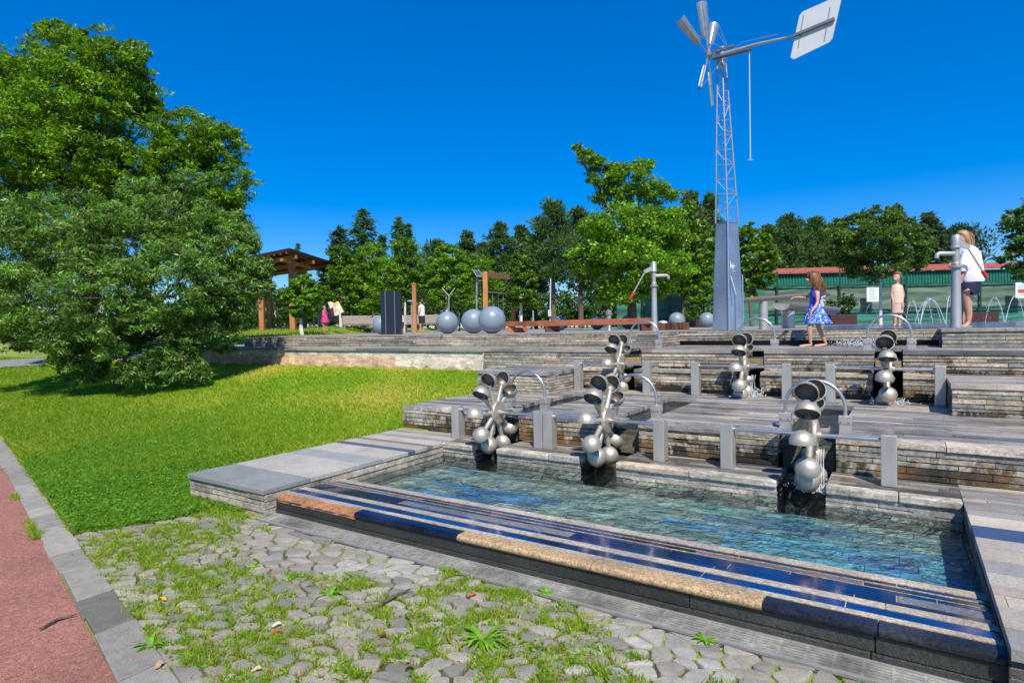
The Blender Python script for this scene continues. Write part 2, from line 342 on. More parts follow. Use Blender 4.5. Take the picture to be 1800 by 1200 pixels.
for (u, v) in seeds:
    poly = [(u-.14, v-.14), (u+.14, v-.14), (u+.14, v+.14), (u-.14, v+.14)]
    gx, gy = int(u//.2), int(v//.2)
    for di in (-2, -1, 0, 1, 2):
        for dj in (-2, -1, 0, 1, 2):
            for (a, b) in grid.get((gx+di, gy+dj), []):
                if (a, b) == (u, v) or abs(a-u) > .3: continue
                poly = clip(poly, (u+a)/2, (v+b)/2, a-u, b-v)
    x, y = from_s(u, v); poly = [from_s(*p) for p in poly]
    poly = [(p[0], max(p[1], cin(p[0])-.01)) for p in poly]
    poly = [(p[0], min(p[1], 3.0)) for p in poly]
    if len(poly) < 3: continue
    # round corners
    for _ in range(2):
        kk = .14 if _ == 0 else .25; q = []
        for i in range(len(poly)):
            a, b = poly[i], poly[(i+1) % len(poly)]
            q += [(a[0]*(1-kk)+b[0]*kk, a[1]*(1-kk)+b[1]*kk), (a[0]*kk+b[0]*(1-kk), a[1]*kk+b[1]*(1-kk))]
        poly = q
    cx = sum(p[0] for p in poly)/len(poly); cy = sum(p[1] for p in poly)/len(poly)
    gap = rc.uniform(.82, .93); n = len(poly)
    h = rc.uniform(.008, .018)
    tx, ty = rc.uniform(-.06, .06), rc.uniform(-.06, .06)
    base = rc.choice([(.265, .26, .24), (.225, .225, .215), (.30, .29, .265), (.265, .24, .22), (.195, .195, .19), (.28, .27, .245)])
    k = rc.uniform(.8, 1.12)
    if (2.62 < y+rc.uniform(-.12, .12) and -3.45 < x+rc.uniform(-.2, .2) < -2.55 or 2.4 < y+rc.uniform(-.1, .1) and -1.25 < x+rc.uniform(-.15, .15) < -.75) and rc.random() < .85: base = rc.choice([(.31, .32, .32), (.35, .35, .35), (.28, .29, .29)])
    col = tuple(v*k for v in base); vs = []
    for (sc, z) in ((gap, -.02), (gap*.99, h*.5), (gap*.95, h*.88), (gap*.72, h)):
        for p in poly:
            X = cx+(p[0]-cx)*sc; Y = cy+(p[1]-cy)*sc
            vs.append((X, Y, z+.006+(X-cx)*tx+(Y-cy)*ty))
    fs = [(r*n+i, r*n+(i+1) % n, (r+1)*n+(i+1) % n, (r+1)*n+i) for r in range(3) for i in range(n)]+[tuple(range(3*n, 4*n))]
    mb.add(vs, fs, col)
o = mb.build('cobblestones', M_cob, smooth=True); tag(o, kind='structure')
sheet('cobble_bed', [(-5.6, cin(-5.6)), (4, cin(4)), (4, 3.02), (-4.95, 3.02), (-5.2, 2.5)], .004, M_soil)

# ------------------------------------------------------------------ stone fountain
PAL = [(.31, .295, .265), (.37, .34, .295), (.24, .25, .25), (.42, .38, .32), (.19, .20, .205), (.28, .265, .235), (.34, .31, .26)]
PALD = [(.26, .255, .255), (.31, .295, .275), (.20, .20, .22), (.36, .33, .295), (.13, .14, .165), (.29, .28, .27), (.22, .22, .24)]
t_dull = 1.0
def planks(mb, o, U, V, N, L, W, w0, w1, l0, l1, t=.05, g=.009, jn=.007, pal=PAL, stain=None, rnd=random, stagger=True):
    v = 0
    while v < W-.008:
        wd = rnd.uniform(w0, w1)
        if v+wd > W-w0*.5: wd = W-v
        u = -rnd.uniform(0, l1*.5) if stagger else 0
        while u < L:
            ln = rnd.uniform(l0, l1); a, b = max(0, u), min(L, u+ln); u += ln
            if b-a < .02: continue
            c = rnd.choice(pal); k = rnd.uniform(.82, 1.12); c = tuple(x*k for x in c)
            if t_dull: c = tuple(x*t_dull for x in c)
            if stain: c = stain((a+b)/2, v+wd/2, c)
            mb.frame(o, U, V, N, a+g*.3, b-g*.3, v+g*.5, v+wd-g*.5, -t, rnd.uniform(-jn, jn), c)
        v += wd
def wallX(mb, x0, x1, y, z0, z1, **k):      # faces -Y
    k.setdefault('w0', .035); k.setdefault('w1', .06); k.setdefault('l0', .16); k.setdefault('l1', .7)
    planks(mb, Vector((x0, y, z0)), X_, Z_, -Y_, x1-x0, z1-z0, **k)
def wallY(mb, y0, y1, x, z0, z1, face=1, **k):     # faces +X or -X
    k.setdefault('w0', .035); k.setdefault('w1', .06); k.setdefault('l0', .16); k.setdefault('l1', .7)
    planks(mb, Vector((x, y0, z0)), Y_, Z_, X_*face, y1-y0, z1-z0, **k)
def deckX(mb, x0, x1, y0, y1, z, **k):
    k.setdefault('w0', .07); k.setdefault('w1', .12); k.setdefault('l0', .4); k.setdefault('l1', 1.6); k.setdefault('pal', PALD); k.setdefault('jn', .0025); k.setdefault('g', .005)
    planks(mb, Vector((x0, y0, z)), X_, Y_, Z_, x1-x0, y1-y0, **k)
def orange(strength=.6, top=.3):
    def f(u, v, c):
        a = 1-strength*max(0, 1-v/(top*1.5)) - (.18 if random.random() < .15 else 0)
        return (c[0], c[1], c[2], max(0, a))
    return f
FT = empty('stone_fountain', (-2.1, 3.2, 0), 'stepped grey slate water terrace with a shallow pool at its foot', 'fountain')
def core(x0, x1, y0, y1, z0, z1): CORE.box(x0, x1, y0, y1, z0, z1, (.04, .04, .04))
CORE = MB()
XL, XR = -4.62, .36
# left parapet (low bench-like wall) : faces front, outer side, inner side, slabs on top
mb = MB(); rp = random.Random(11)
PP = [(.38, .355, .315), (.33, .31, .28), (.41, .38, .335), (.29, .28, .265)]
wallX(mb, -5.8, XL, 3.10, -.06, .205, pal=PP, rnd=rp, w0=.045, w1=.06, l0=.25, l1=.6)
wallY(mb, 3.10, 5.5, XL, -.1, .205, 1, pal=PP, rnd=rp, w0=.045, w1=.065, l0=.4, l1=1.1)
wallY(mb, 3.10, 6.0, -5.8, -.05, .205, -1, pal=PP, rnd=rp)
mb.build('parapet_wall', M_wall, FT)
core(-5.76, XL-.04, 3.14, 6.0, -.2, .18)
mb = MB(); ty = 3.08
for L_, c in ((.50, (.20, .225, .245)), (.62, (.36, .36, .35)), (.30, (.27, .29, .31)), (.38, (.37, .36, .345)), (.12, (.07, .10, .17)), (.2, (.36, .34, .32)), (.1, (.17, .16, .16)), (.22, (.38, .36, .33)), (.12, (.22, .24, .28)), (.16, (.36, .33, .30)), (.1, (.2, .21, .24))):
    for (a, b) in (((-5.815, -5.2), (-5.2, XL+.015)) if rp.random() < .6 else ((-5.815, XL+.015),)):
        k = rp.uniform(.92, 1.06)
        mb.box(a+.002, b-.002, ty+.002, ty+L_-.002, .207, .25+rp.uniform(-.0015, .0015), tuple(v*k for v in c))
    ty += L_
mb.build('parapet_slab', M_para, FT, bevel=.004)
YL = ty
# ledge L1, broken by three notches above the pool
NT = [(-4.17, -3.84), (-2.79, -2.40), (-.92, -.55)]
def segs(x0, x1, cuts):
    out = []; a = x0
    for (p, q) in cuts: out.append((a, p)); a = q
    out.append((a, x1)); return out
mb = MB(); mt = MB()
PW = [(.33, .325, .30), (.28, .285, .29), (.38, .355, .32), (.24, .25, .26)]
for (a, b) in segs(XL, XR, NT):
    wallX(mb, a, b, 5.5, -.1, .19, pal=PW, stain=lambda u, v, c: tuple(x*(.5 if v < .14 else .8) for x in c), l1=.55, w0=.032, w1=.048)
    core(a+.03, b-.03, 5.54, 6.06, -.2, .17)
    if mt.v: mb.build('pool_wall', M_wall, FT); mt.build('coping', M_wall, FT, bevel=.014, seg=3); mb = MB(); mt = MB(); wallX(mb, a, b, 5.5, -.1, .19, pal=PW, l1=.55, w0=.032, w1=.048)
    for X0, fc in ((a, -1), (b, 1)):
        if XL < X0 < XR: wallY(mb, 5.5, 6.0, X0+(.03 if fc < 0 else -.03), -.1, .19, fc, pal=PW, stain=lambda u, v, c: tuple(x*.5 for x in c))  # notch sides darker than the pool wall face
    # coping blocks with soft edge
    u = a
    while u < b-.02:
        ln = min(random.uniform(.35, .75), b-u)
        if b-(u+ln) < .15: ln = b-u
        c = random.choice([(.30, .30, .295), (.35, .325, .295), (.24, .255, .275), (.33, .32, .30), (.34, .29, .25)])
        mt.box(u+.002, u+ln-.002, 5.475, 5.60, .188, .252+random.uniform(-.004, .004), c); u += ln
mb.build('pool_wall', M_wall, FT); mt.build('coping', M_wall, FT, bevel=.014, seg=3)
mb = MB()
for (a, b) in segs(XL, XR, NT): mb = MB(); deckX(mb, a, b, 5.604, 6.06, .248, jn=.003, w0=.06, w1=.11, l0=.25, l1=.9, stain=lambda u, v, c: (lambda q: tuple(x*q for x in c))(random.choice([.5, .8, 1]))); mb.build('ledge', M_deck, FT)
mb = MB()
deckX(mb, -5.81, XL, YL, 6.06, .249, pal=PP)
deckX(mb, XR, 8, 5.3, 6.06, .249, l1=2)
mb.build('ledge', M_deck, FT)
# right hand deck beside the pool
mb = MB(); r_ = random.Random(5)
PR = [(.36, .335, .31), (.40, .37, .33), (.32, .31, .30), (.37, .34, .31), (.26, .265, .28)]
deckX(mb, XR, 8, 3.13, 5.3, .25, w0=.12, w1=.26, l0=1.2, l1=3.2, pal=PR, rnd=r_, stain=lambda u, v, c: (.035, .07, .17) if 1.62 < v < 1.70 else c)
mb.build('side_deck', M_para, FT)
mb = MB()
wallY(mb, 3.15, 5.5, XR, -.1, .2, -1, pal=[(.05, .055, .055), (.08, .08, .08)], l0=.5, l1=1.2)  # face turned from the sun: its shade is painted in with a dark palette
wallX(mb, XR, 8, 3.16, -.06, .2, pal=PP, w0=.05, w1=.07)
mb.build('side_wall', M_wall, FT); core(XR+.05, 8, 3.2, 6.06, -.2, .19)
# front step : two courses of rough dark granite, a rounded nose and banded tread
mb = MB()
for (z0, z1, yy) in ((-.03, .055, 3.205), (.058, .136, 3.215)):
    u = XL
    while u < XR-.01:
        ln = min(random.uniform(.8, 1.7), XR-u); k = random.uniform(.75, 1.2)
        c = (.030*k, .034*k, .034*k) if random.random() < .8 else (.055, .042, .026)
        mb.box(u+.002, u+ln-.002, yy+random.uniform(-.004, .004), 3.5, z0, z1, c); mb.build('step_riser', M_rough, FT, bevel=.004); mb = MB(); u += ln
def nose(mb, a, b, c, r=.024, y=3.19, z=.185):
    pr_ = [(y+.098, z-2*r), (y+.02, z-2*r)]+[(y+r-r*math.cos(t), z-r+r*math.sin(t)) for t in [rad(q) for q in range(-80, 91, 17)]]+[(y+.098, z)]
    n = len(pr_); vs = [(a, p[0], p[1]) for p in pr_]+[(b, p[0], p[1]) for p in pr_]
    mb.add(vs, [tuple(range(n)), tuple(range(n, 2*n))[::-1]]+[(i, (i+1) % n, (i+1) % n+n, i+n) for i in range(n)], c)
M_tan = mat('tan_granite', attr=True, rough=.6, noise=[(55, .45, I3), (140, .5, I3), (3, .2, I3)], bump=[(90, .6, I3)])
M_nose = mat('dark_nose_granite', attr=True, rough=.14, spec=.28, noise=[(70, .5, I3), (3, .6, I3)], bump=[(12, .12, I3)])
for a, b, c, m_ in ((-2.58, -1.568, (.35, .255, .155), M_tan), (-1.562, -.612, (.37, .27, .165), M_tan), (-3.60, -2.586, (.008, .014, .04), M_nose), (-.606, -.11, (.014, .016, .028), M_nose), (-.104, XR, (.02, .022, .028), M_nose)):
    mb = MB(); nose(mb, a, b, c); mb.build('step_nose', m_, FT, smooth=True)
# broken orange corner
mb = MB(); n = 16; vs = []
rb = random.Random(2)
for i in range(n+1):
    x = XL+(1.02)*i/n
    e = .05+.05*math.sin(i*.9)+rb.uniform(0, .03)
    vs += [(x, 3.208+rb.uniform(-.006, .006), .125), (x, 3.215+rb.uniform(0, .03), .135+rb.uniform(-.01, .02)), (x, 3.235+e*.3, .165+rb.uniform(-.006, .006)), (x, 3.295, .183)]
mb.add(vs, [(i*4+k, (i+1)*4+k, (i+1)*4+k+1, i*4+k+1) for i in range(n) for k in range(3)], (.30, .145, .075) if i % 5 else (.22, .16, .11))
mb.build('broken_corner', M_rough, FT, smooth=False)
# tread bands: y extent, kind
def tz(y): return .185-(y-3.29)/(3.99-3.29)*.042
bands = [(3.29, 3.345, 'p'), (3.345, 3.45, 'd'), (3.45, 3.53, 'p'), (3.53, 3.59, 'd'), (3.59, 3.70, 'm'), (3.70, 3.745, 'd'), (3.745, 3.752, 'p'), (3.752, 3.82, 'd'), (3.82, 3.827, 'p'), (3.827, 3.885, 'd'), (3.885, 3.985, 'p')]
mb = MB(); mb.poly([(XL, 3.285, tz(3.29)-.004), (XR, 3.285, tz(3.29)-.004), (XR, 3.98, tz(3.98)-.004), (XL, 3.98, tz(3.98)-.004)], .04, col=(.36, .33, .29)); mb.build('mortar_bed', M_rough, FT)
mp_, mg_, mm = MB(), MB(), MB()
for (a, b, kd) in bands:
    u = XL
    while u < XR-.005:
        ln = min(random.uniform(.5, 1.1) if kd != 'p' else random.uniform(1, 1.8), XR-u)
        if XR-(u+ln) < .1: ln = XR-u
        vs = [(u+.003, a, tz(a)), (u+ln-.003, a, tz(a)), (u+ln-.003, b-.0012, tz(b)), (u+.003, b-.0012, tz(b))]
        dz = random.uniform(-.0012, .0012)
        vs = [(p[0], p[1], p[2]+dz+(.003 if kd == 'p' else 0)) for p in vs]
        if kd == 'p': mp_.poly(vs, .05, col=random.choice([(.36, .32, .27), (.33, .30, .27), (.38, .35, .31)]))
        else:
            q = random.random()
            if kd == 'm' and q < (.75 if u > -.9 else .35): mm.poly(vs, .05, col=random.choice([(.13, .14, .17), (.10, .11, .15), (.17, .165, .18)]))
            elif q < .10: mm.poly(vs, .05, col=(.13, .11, .11))
            else: mg_.poly(vs, .05, col=random.choice([(.005, .024, .125), (.004, .016, .09), (.008, .016, .05), (.010, .010, .014), (.005, .028, .14)]))  # blue in the black granite paints in some of the reflected sky
        u += ln
mp_.build('tread_band', M_rough, FT); mm.build('tread_band', M_rough, FT); mg_.build('tread_band', M_pol, FT)
core(XL, XR, 3.3, 3.98, -.2, .10)
# pool floor, gently coloured stone with blue and turquoise slabs
mb = MB(); rf = random.Random(4)
def floorcol(u, v, c):
    x = XL+u; q = math.sin(x*1.9+v*2.2)+math.sin(x*.9-1.2+v*3)+rf.uniform(-.7, .7)
    if v < 1.0 and q > -.2: return rf.choice([(.02, .20, .60), (.05, .32, .66), (.015, .12, .50), (.10, .38, .56)])
    if q > .8: return rf.choice([(.16, .36, .36), (.05, .2, .4)])
    return rf.choice([(.46, .46, .36), (.34, .40, .33), (.52, .48, .38), (.24, .28, .24), (.42, .50, .44)])
planks(mb, Vector((XL, 3.93, -.03)), X_, Y_, Z_, XR-XL, 1.6, .10, .17, .3, 1.0, t=.03, jn=.004, stain=floorcol, rnd=rf)
def floormix(t, src, co, b):
    N = t.nodes.new; L = t.links.new
    n = N('ShaderNodeTexNoise'); mp = N('ShaderNodeMapping'); mp.inputs['Scale'].default_value = (1, 1.9, 1); L(co, mp.inputs[0]); n.inputs['Scale'].default_value = 2.4; n.inputs['Detail'].default_value = 8; n.inputs['Roughness'].default_value = .62; n.inputs['Distortion'].default_value = 1.8; L(mp.outputs[0], n.inputs[0])
    r = N('ShaderNodeValToRGB'); e = r.color_ramp.elements; e[0].position = .33; e[0].color = (.40, .36, .27, 1); e[1].position = .70; e[1].color = (.02, .22, .60, 1)
    for p_, c_ in ((.41, (.07, .08, .07, 1)), (.47, (.30, .42, .38, 1)), (.53, (.08, .13, .14, 1)), (.60, (.20, .37, .38, 1))): q = r.color_ramp.elements.new(p_); q.color = c_
    L(n.outputs[0], r.inputs[0]); mx = N('ShaderNodeMix'); mx.data_type = 'RGBA'; mx.inputs['Factor'].default_value = .5; L(src, mx.inputs[6]); L(r.outputs[0], mx.inputs[7]); return mx.outputs[2]
mb.build('pool_floor', mat('pool_slabs', attr=True, rough=.6, noise=[(5, .6, (1, 1.8, 1)), (17, .6, (1, 1.7, 1))], bump=[(60, .25, I3)], extra=floormix), FT)
# pool water surface: fine geometric ripples plus bump
nxw, nyw = 150, 50
xs_ = np.linspace(XL-.02, XR+.02, nxw); ys_ = np.linspace(3.965, 6.0, nyw); XX, YY = np.meshgrid(xs_, ys_)
ZZ = .094+.0035*np.sin(XX*7+YY*5+np.sin(YY*7)*1.5)+.003*np.sin(XX*13-YY*11+np.sin(XX*3)*2)+.0018*np.sin(YY*29+XX*6)
ZZ[0] = .094
V = np.stack([XX, YY, ZZ], -1).reshape(-1, 3); F = [(j*nxw+i, j*nxw+i+1, (j+1)*nxw+i+1, (j+1)*nxw+i) for j in range(nyw-1) for i in range(nxw-1)]
wt = npmesh('pool_water', V, F, [(.5, .5, .5)]*len(F), M_water, smooth=True); tag(wt, kind='structure')
# notch backs
mb = MB()
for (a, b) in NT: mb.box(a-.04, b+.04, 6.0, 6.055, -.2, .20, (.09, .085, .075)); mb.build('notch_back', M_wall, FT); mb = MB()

# riser R1 with channels, deck D1
CH = [(-4.33, -3.90), (-2.80, -2.38), (-1.0, -.52)]
D1, D2, D3, D4 = .557, .903, 1.20, 1.47
st1 = orange(.75, .2)
for (a, b) in segs(-5.8, 8, CH):
    mb = MB(); mt = MB()
    wallX(mb, a, b, 6.06, .252, D1-.045, stain=st1, pal=PAL)
    wallX(mt, a, b, 6.045, D1-.048, D1, w0=.05, w1=.06, l0=.4, l1=1.0, t=.3, pal=PALD)
    for X0, fc in ((a, -1), (b, 1)):
        if -5.7 < X0 < 7: wallY(mb, 6.06, 8.4, X0+(.03 if fc < 0 else -.03), .25, D1-.005, fc, stain=lambda u, v, c: tuple(x*.6 for x in c))  # channel sides in a darker tone than the riser
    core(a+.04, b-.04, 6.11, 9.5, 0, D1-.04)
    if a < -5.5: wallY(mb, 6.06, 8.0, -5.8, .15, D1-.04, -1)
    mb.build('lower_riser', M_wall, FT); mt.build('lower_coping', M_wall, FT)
    mb = MB(); deckX(mb, a, b, 6.348, 8.38, D1, rnd=r_); mb.build('lower_deck', M_deck, FT)
mb = MB(); deckX(mb, -5.81, 8, 8.402, 9.16, D1, rnd=r_); mb.build('lower_deck', M_deck, FT)
mb = MB()
for (a, b) in CH:
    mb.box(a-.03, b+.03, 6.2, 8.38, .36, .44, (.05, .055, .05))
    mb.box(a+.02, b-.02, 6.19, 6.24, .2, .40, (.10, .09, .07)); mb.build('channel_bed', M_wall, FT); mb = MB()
for i, (a, b) in enumerate(CH):
    o = sheet('channel_water', [(a-.01, 6.24), (b+.01, 6.24), (b+.01, 8.37), (a-.01, 8.37)], .515, M_water)

# blocks: left D2 block, recess, right D2 block
mb = MB(); mt = MB(); st2 = orange(1.0, .2)
CH2 = [(-3.98, -3.66), (-2.07, -1.75), (-.35, -.02)]
wallX(mb, -5.95, -4.61, 8.0, .5, D2-.05, w0=.04); wallY(mb, 8.0, 9.5, -4.61, D1, D2-.05, 1); wallY(mb, 8.0, 9.5, -5.95, .45, D2-.05, -1)
core(-5.9, -4.66, 8.05, 9.5, .3, D2-.04)
wallX(mb, .43, 8, 8.05, D1, D2-.05, l1=1.1, stain=orange(.45, .1)); wallY(mb, 8.05, 9.2, .43, D1, D2-.05, -1, pal=[(.1, .1, .1), (.14, .14, .14)])  # left face of the block: shadow put into its dark palette
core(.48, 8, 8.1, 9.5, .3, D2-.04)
for (a, b) in segs(-4.61, .43, CH2):
    mb.build('middle_riser', M_wall, FT); mb = MB()
    wallX(mb, a, b, 9.16, D1-.05, D2-.05, stain=st2, l1=.5)
    wallX(mt, a, b, 9.14, D2-.052, D2, w0=.05, w1=.06, l0=.3, l1=.9, t=.3)
    mt.build('middle_coping', M_wall, FT); mt = MB(); core(a+.03, b-.03, 9.2, 9.56, .3, D2-.05)
    for X0, fc in ((a, -1), (b, 1)):
        if -4.6 < X0 < .4: wallY(mb, 9.16, 9.5, X0+(.03 if fc < 0 else -.03), .5, D2-.055, fc, stain=lambda u, v, c: tuple(x*.5 for x in c))  # slot sides darkened evenly against the riser face
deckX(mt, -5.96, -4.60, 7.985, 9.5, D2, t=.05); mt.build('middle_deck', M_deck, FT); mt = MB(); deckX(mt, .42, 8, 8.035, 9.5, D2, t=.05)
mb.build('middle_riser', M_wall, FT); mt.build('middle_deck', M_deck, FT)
# R3 at y 9.5
mb = MB(); mt = MB()
for (a, b) in segs(-6.9, 8, CH2):
    if mb.v: mb.build('upper_riser', M_wall, FT); mt.build('upper_deck', M_deck, FT); mb = MB(); mt = MB()
    wallX(mb, a, b, 9.5, D2-.02 if a > -5.96 else .6, D3-.04, l0=.2, l1=.9, stain=orange(.5, .1))
    deckX(mt, a, b, 9.485, 10.4, D3, l1=1.4)
    core(a+.03, b-.03, 9.55, 10.6, .5, D3-.045)
    for X0, fc in ((a, -1), (b, 1)):
        if -6.5 < X0 < 7: wallY(mb, 9.5, 10.4, X0+(.03 if fc < 0 else -.03), D2-.02, D3-.05, fc, stain=lambda u, v, c: tuple(x*.6 for x in c))  # sides of the upper channels darker than the wall
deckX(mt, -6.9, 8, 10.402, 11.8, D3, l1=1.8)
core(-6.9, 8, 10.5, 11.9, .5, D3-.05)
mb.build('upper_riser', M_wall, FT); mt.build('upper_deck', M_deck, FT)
mb = MB()
for (a, b) in CH2:
    mb.frame(Vector(((a+b)/2, 9.56, 1.03)), X_, Y_, Z_, -.15, .15, -.04, .05, -.09, .03, (.30, .22, .10))
    mb.box(a-.03, b+.03, 9.62, 10.42, D2, 1.05, (.08, .08, .07))
mb.build('spill_slab', M_rough, FT, bevel=.006)
# long plaster retaining wall on the left with a slate band above
mb = MB(); n = 70
def pcol(i, k):
    return (.50, .47, .42) if k == 2 or (i > 58 and k > 0) or (k == 1 and 56 < i) else random.choice([(.46, .32, .23), (.48, .35, .26), (.42, .30, .22)])
rw = random.Random(9); vs = []
prof = [[rw.uniform(-.012, .012) for k in range(4)] for i in range(n+1)]
for i in range(n+1):
    x = -19.6+12.7*i/n
    vs += [(x, 9.50+prof[i][0], .35), (x, 9.465+prof[i][1], .80+rw.uniform(-.06, .06)), (x, 9.50+prof[i][2]*.5, 1.02+rw.uniform(-.03, .03)), (x, 9.5, 1.15)]
for i in range(n):
    for k in range(3): mb.add([vs[i*4+k], vs[(i+1)*4+k], vs[(i+1)*4+k+1], vs[i*4+k+1]], [(0, 1, 2, 3)], pcol(i, k))
mb.build('plaster_wall', M_plast, FT)
mb = MB(); deckX(mb, -19.6, -6.9, 9.46, 12.22, D3, l0=.8, l1=2.4, w0=.1, w1=.16, t=.05)
mb.build('upper_walkway', M_para, FT)
core(-19.55, -6.9, 9.56, 12.3, .2, D3-.052)
# R4 : the top band; thick slate courses; a dark slot under it on the right
mb = MB()
wallX(mb, -16.4, -3.65, 10.5, D3-.02, D4-.005, w0=.035, w1=.055, l0=.5, l1=1.8, t=.1); wallY(mb, 10.5, 11.5, -3.65, D3-.02, D4-.005, 1)
wallX(mb, -3.65, 8, 11.5, D3+.085, D4-.005, w0=.04, w1=.06, l0=.3, l1=1.2, t=.1, stain=orange(.3, .08))
wallY(mb, 10.5, 14.6, -16.4, D3-.1, D4-.005, -1)
wallX(mb, .45, 8, 10.6, D3, D4-.045, l0=.3, l1=1.4); wallY(mb, 10.6, 11.5, .45, D3, D4-.045, -1, pal=[(.1, .1, .1)])  # left side of the upper block coloured dark to deepen its shade
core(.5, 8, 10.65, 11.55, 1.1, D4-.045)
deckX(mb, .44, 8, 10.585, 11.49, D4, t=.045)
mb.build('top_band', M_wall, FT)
CORE.box(-16.35, -3.7, 10.59, 13.0, .9, D4-.02, (.03, .03, .03)); CORE.box(-3.7, 8, 11.59, 13.0, .9, D4-.02, (.03, .03, .03))
CORE.build('mortar_core', M_core, FT)
sheet('plaza', [(-16.4, 10.5), (-3.65, 10.5), (-3.65, 11.5), (.45, 11.5), (60, 11.5), (60, 60), (-47, 60), (mline(30)+.25, 30), (-16.4, 11.4)], D4, M_plaza)
sheet('wet_plaza', [(-1.2, 11.75), (50, 11.75), (60, 34), (0.5, 34), (-2.2, 22)], D4+.004, M_wetp)

# drain
DR = empty('drain_channel', (-2, 3.1, 0), 'long steel slotted drain grating along the foot of the pool step', 'drain')
mb = MB(); x = XL-.02
while x < XR:
    for k in range(6): mb.box(x, x+.108, 3.045+k*.026, 3.045+k*.026+.013, .010, .018)
    mb.box(x+.104, x+.118, 3.04, 3.20, .009, .017); x += .118
mb.build('grate', mat('grate_steel', (.30, .295, .28), .5, metal=.3, noise=[(2.5, .5, I3), (30, .3, I3)]), DR)
mb = MB(); mb.box(XL-.3, XR, 2.985, 3.013, -.03, .011); mb.build('gap', M_dark, DR)
mb = MB(); mb.box(XL-.03, XR, 3.015, 3.036, -.03, .024); mb.box(XL-.03, XR, 3.193, 3.203, -.03, .026); mb.build('frame', M_steel, DR)
mb = MB(); mb.box(XL-.03, XR, 3.037, 3.192, -.04, .004); mb.build('trough', M_dark, DR)

# ------------------------------------------------------------------ water wheels
def make_wheel(first, hub, posts, zb, phase, label):
    R = .395
    root = empty('water_mill', (hub[0], hub[1], zb), label, 'water wheel', 'steel ladle water wheels on the terrace')
    H = Vector(hub)
    mb = MB(); mb.lathe(H, X_, [(.001, -.055), (.05, -.055), (.062, -.03), (.062, .02), (.130, .022), (.135, .03), (.135, .052), (.130, .058), (.03, .06), (.03, .085), (.001, .085)], 24)
    mb.build('hub', M_cup, root, smooth=True)
    mb = MB(); mb.tube([(posts[0], H.y, H.z), (posts[1], H.y, H.z)], .019, 12); mb.build('axle', M_chrome, root, smooth=True)
    for k in range(10):
        th = phase+k*2*math.pi/10; off = .016 if k % 2 else -.016
        er = Vector((0, -math.sin(th), math.cos(th))); et = Vector((0, -math.cos(th), -math.sin(th)))
        c = H+er*R+X_*off
        mb = MB(); mb.tube([H+er*.05, H+er*.16+X_*off*.5, c-er*.07], [.034, .029, .026], 10)
        sp = mb.build('spoke', M_cup, root, smooth=True)
        mb = MB(); rr = .101; pf = []
        for a in range(0, 91, 10): pf.append((max(.001, rr*math.sin(rad(a))), -rr*math.cos(rad(a))))
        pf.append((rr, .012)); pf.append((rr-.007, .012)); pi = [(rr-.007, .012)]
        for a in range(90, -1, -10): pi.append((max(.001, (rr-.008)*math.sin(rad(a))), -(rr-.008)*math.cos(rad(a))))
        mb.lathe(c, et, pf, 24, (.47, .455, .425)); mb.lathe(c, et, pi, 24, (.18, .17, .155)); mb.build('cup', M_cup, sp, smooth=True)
    for px_ in posts:
        mb = MB(); w2, dp = .056, .065; hgt = H.z+.05-zb
        pts = [(-dp, 0), (dp, 0), (dp, hgt-.07)]+[(dp-.07+.07*math.cos(rad(a)), hgt-.07+.07*math.sin(rad(a))) for a in (20, 45, 70, 90)]+[(-dp, hgt)]
        n = len(pts); vs = [(px_-w2, H.y+p[0], zb+p[1]) for p in pts]+[(px_+w2, H.y+p[0], zb+p[1]) for p in pts]
        mb.add(vs, [tuple(range(n)), tuple(range(n, 2*n))[::-1]]+[(i, (i+1) % n, (i+1) % n+n, i+n) for i in range(n)])
        mb.build('post', M_steel, root, bevel=.006)
    return root
make_wheel(0, (-4.04, 5.78, .613), (-4.61, -3.43), .25, .30, 'front row ladle wheel nearest the lawn, above the left corner of the pool')
make_wheel(0, (-2.65, 5.78, .613), (-3.31, -2.04), .25, .22, 'front row ladle wheel in the middle, sharing a double post with the left one')
make_wheel(0, (-.69, 5.78, .620), (-1.39, -.11), .25, .32, 'front row ladle wheel furthest right, largest, above the right part of the pool')
make_wheel(0, (-3.82, 8.9, .995), (-4.53, -3.34), D1, .28, 'back row ladle wheel furthest left, behind the middle front wheel')
make_wheel(0, (-1.92, 8.9, .992), (-2.59, -1.35), D1, .36, 'middle ladle wheel of the back row, below the mast of the windmill')
make_wheel(0, (-.19, 8.9, .995), (-.82, .36), D1, .55, 'back row ladle wheel furthest right, beside the stone block with the shaded side')

# ------------------------------------------------------------------ hose arches on square pedestals
def make_arch(x, y, zb, label, r=.262, top=.48):
    root = empty('steel_arch', (x, y, zb), label, 'steel arch', 'bent pipe arches over the water channels')
    pts = [(x-r, y, zb+.13)]+[(x-r*math.cos(rad(a)), y, zb+top-r+r*math.sin(rad(a))) for a in range(0, 181, 12)]+[(x+r, y, zb+.13)]
    mb = MB(); mb.tube(pts, .017, 12, up=Y_); mb.build('pipe', M_chrome, root, smooth=True)
    for s in (-1, 1):
        p = MB(); p.box(x+s*r-.055, x+s*r+.055, y-.055, y+.055, zb+.075, zb+.15)
        p.box(x+s*r-.05, x+s*r+.05, y-.05, y+.05, zb-.12 if zb < 1 else zb, zb+.074)
        q = p.build('pedestal', M_steel, root, bevel=.004)
        b = MB()
        for bx in (-.033, .033): b.lathe((x+s*r+bx, y-.056, zb+.10), -Y_, [(.008, 0), (.008, .006), (.001, .007)], 8)
        b.build('bolt', M_chrome, q, smooth=True)
make_arch(-4.08, 6.55, D1, 'pipe arch behind the left wheel of the front row')
make_arch(-2.60, 6.50, D1, 'pipe arch behind the middle wheel of the front row')
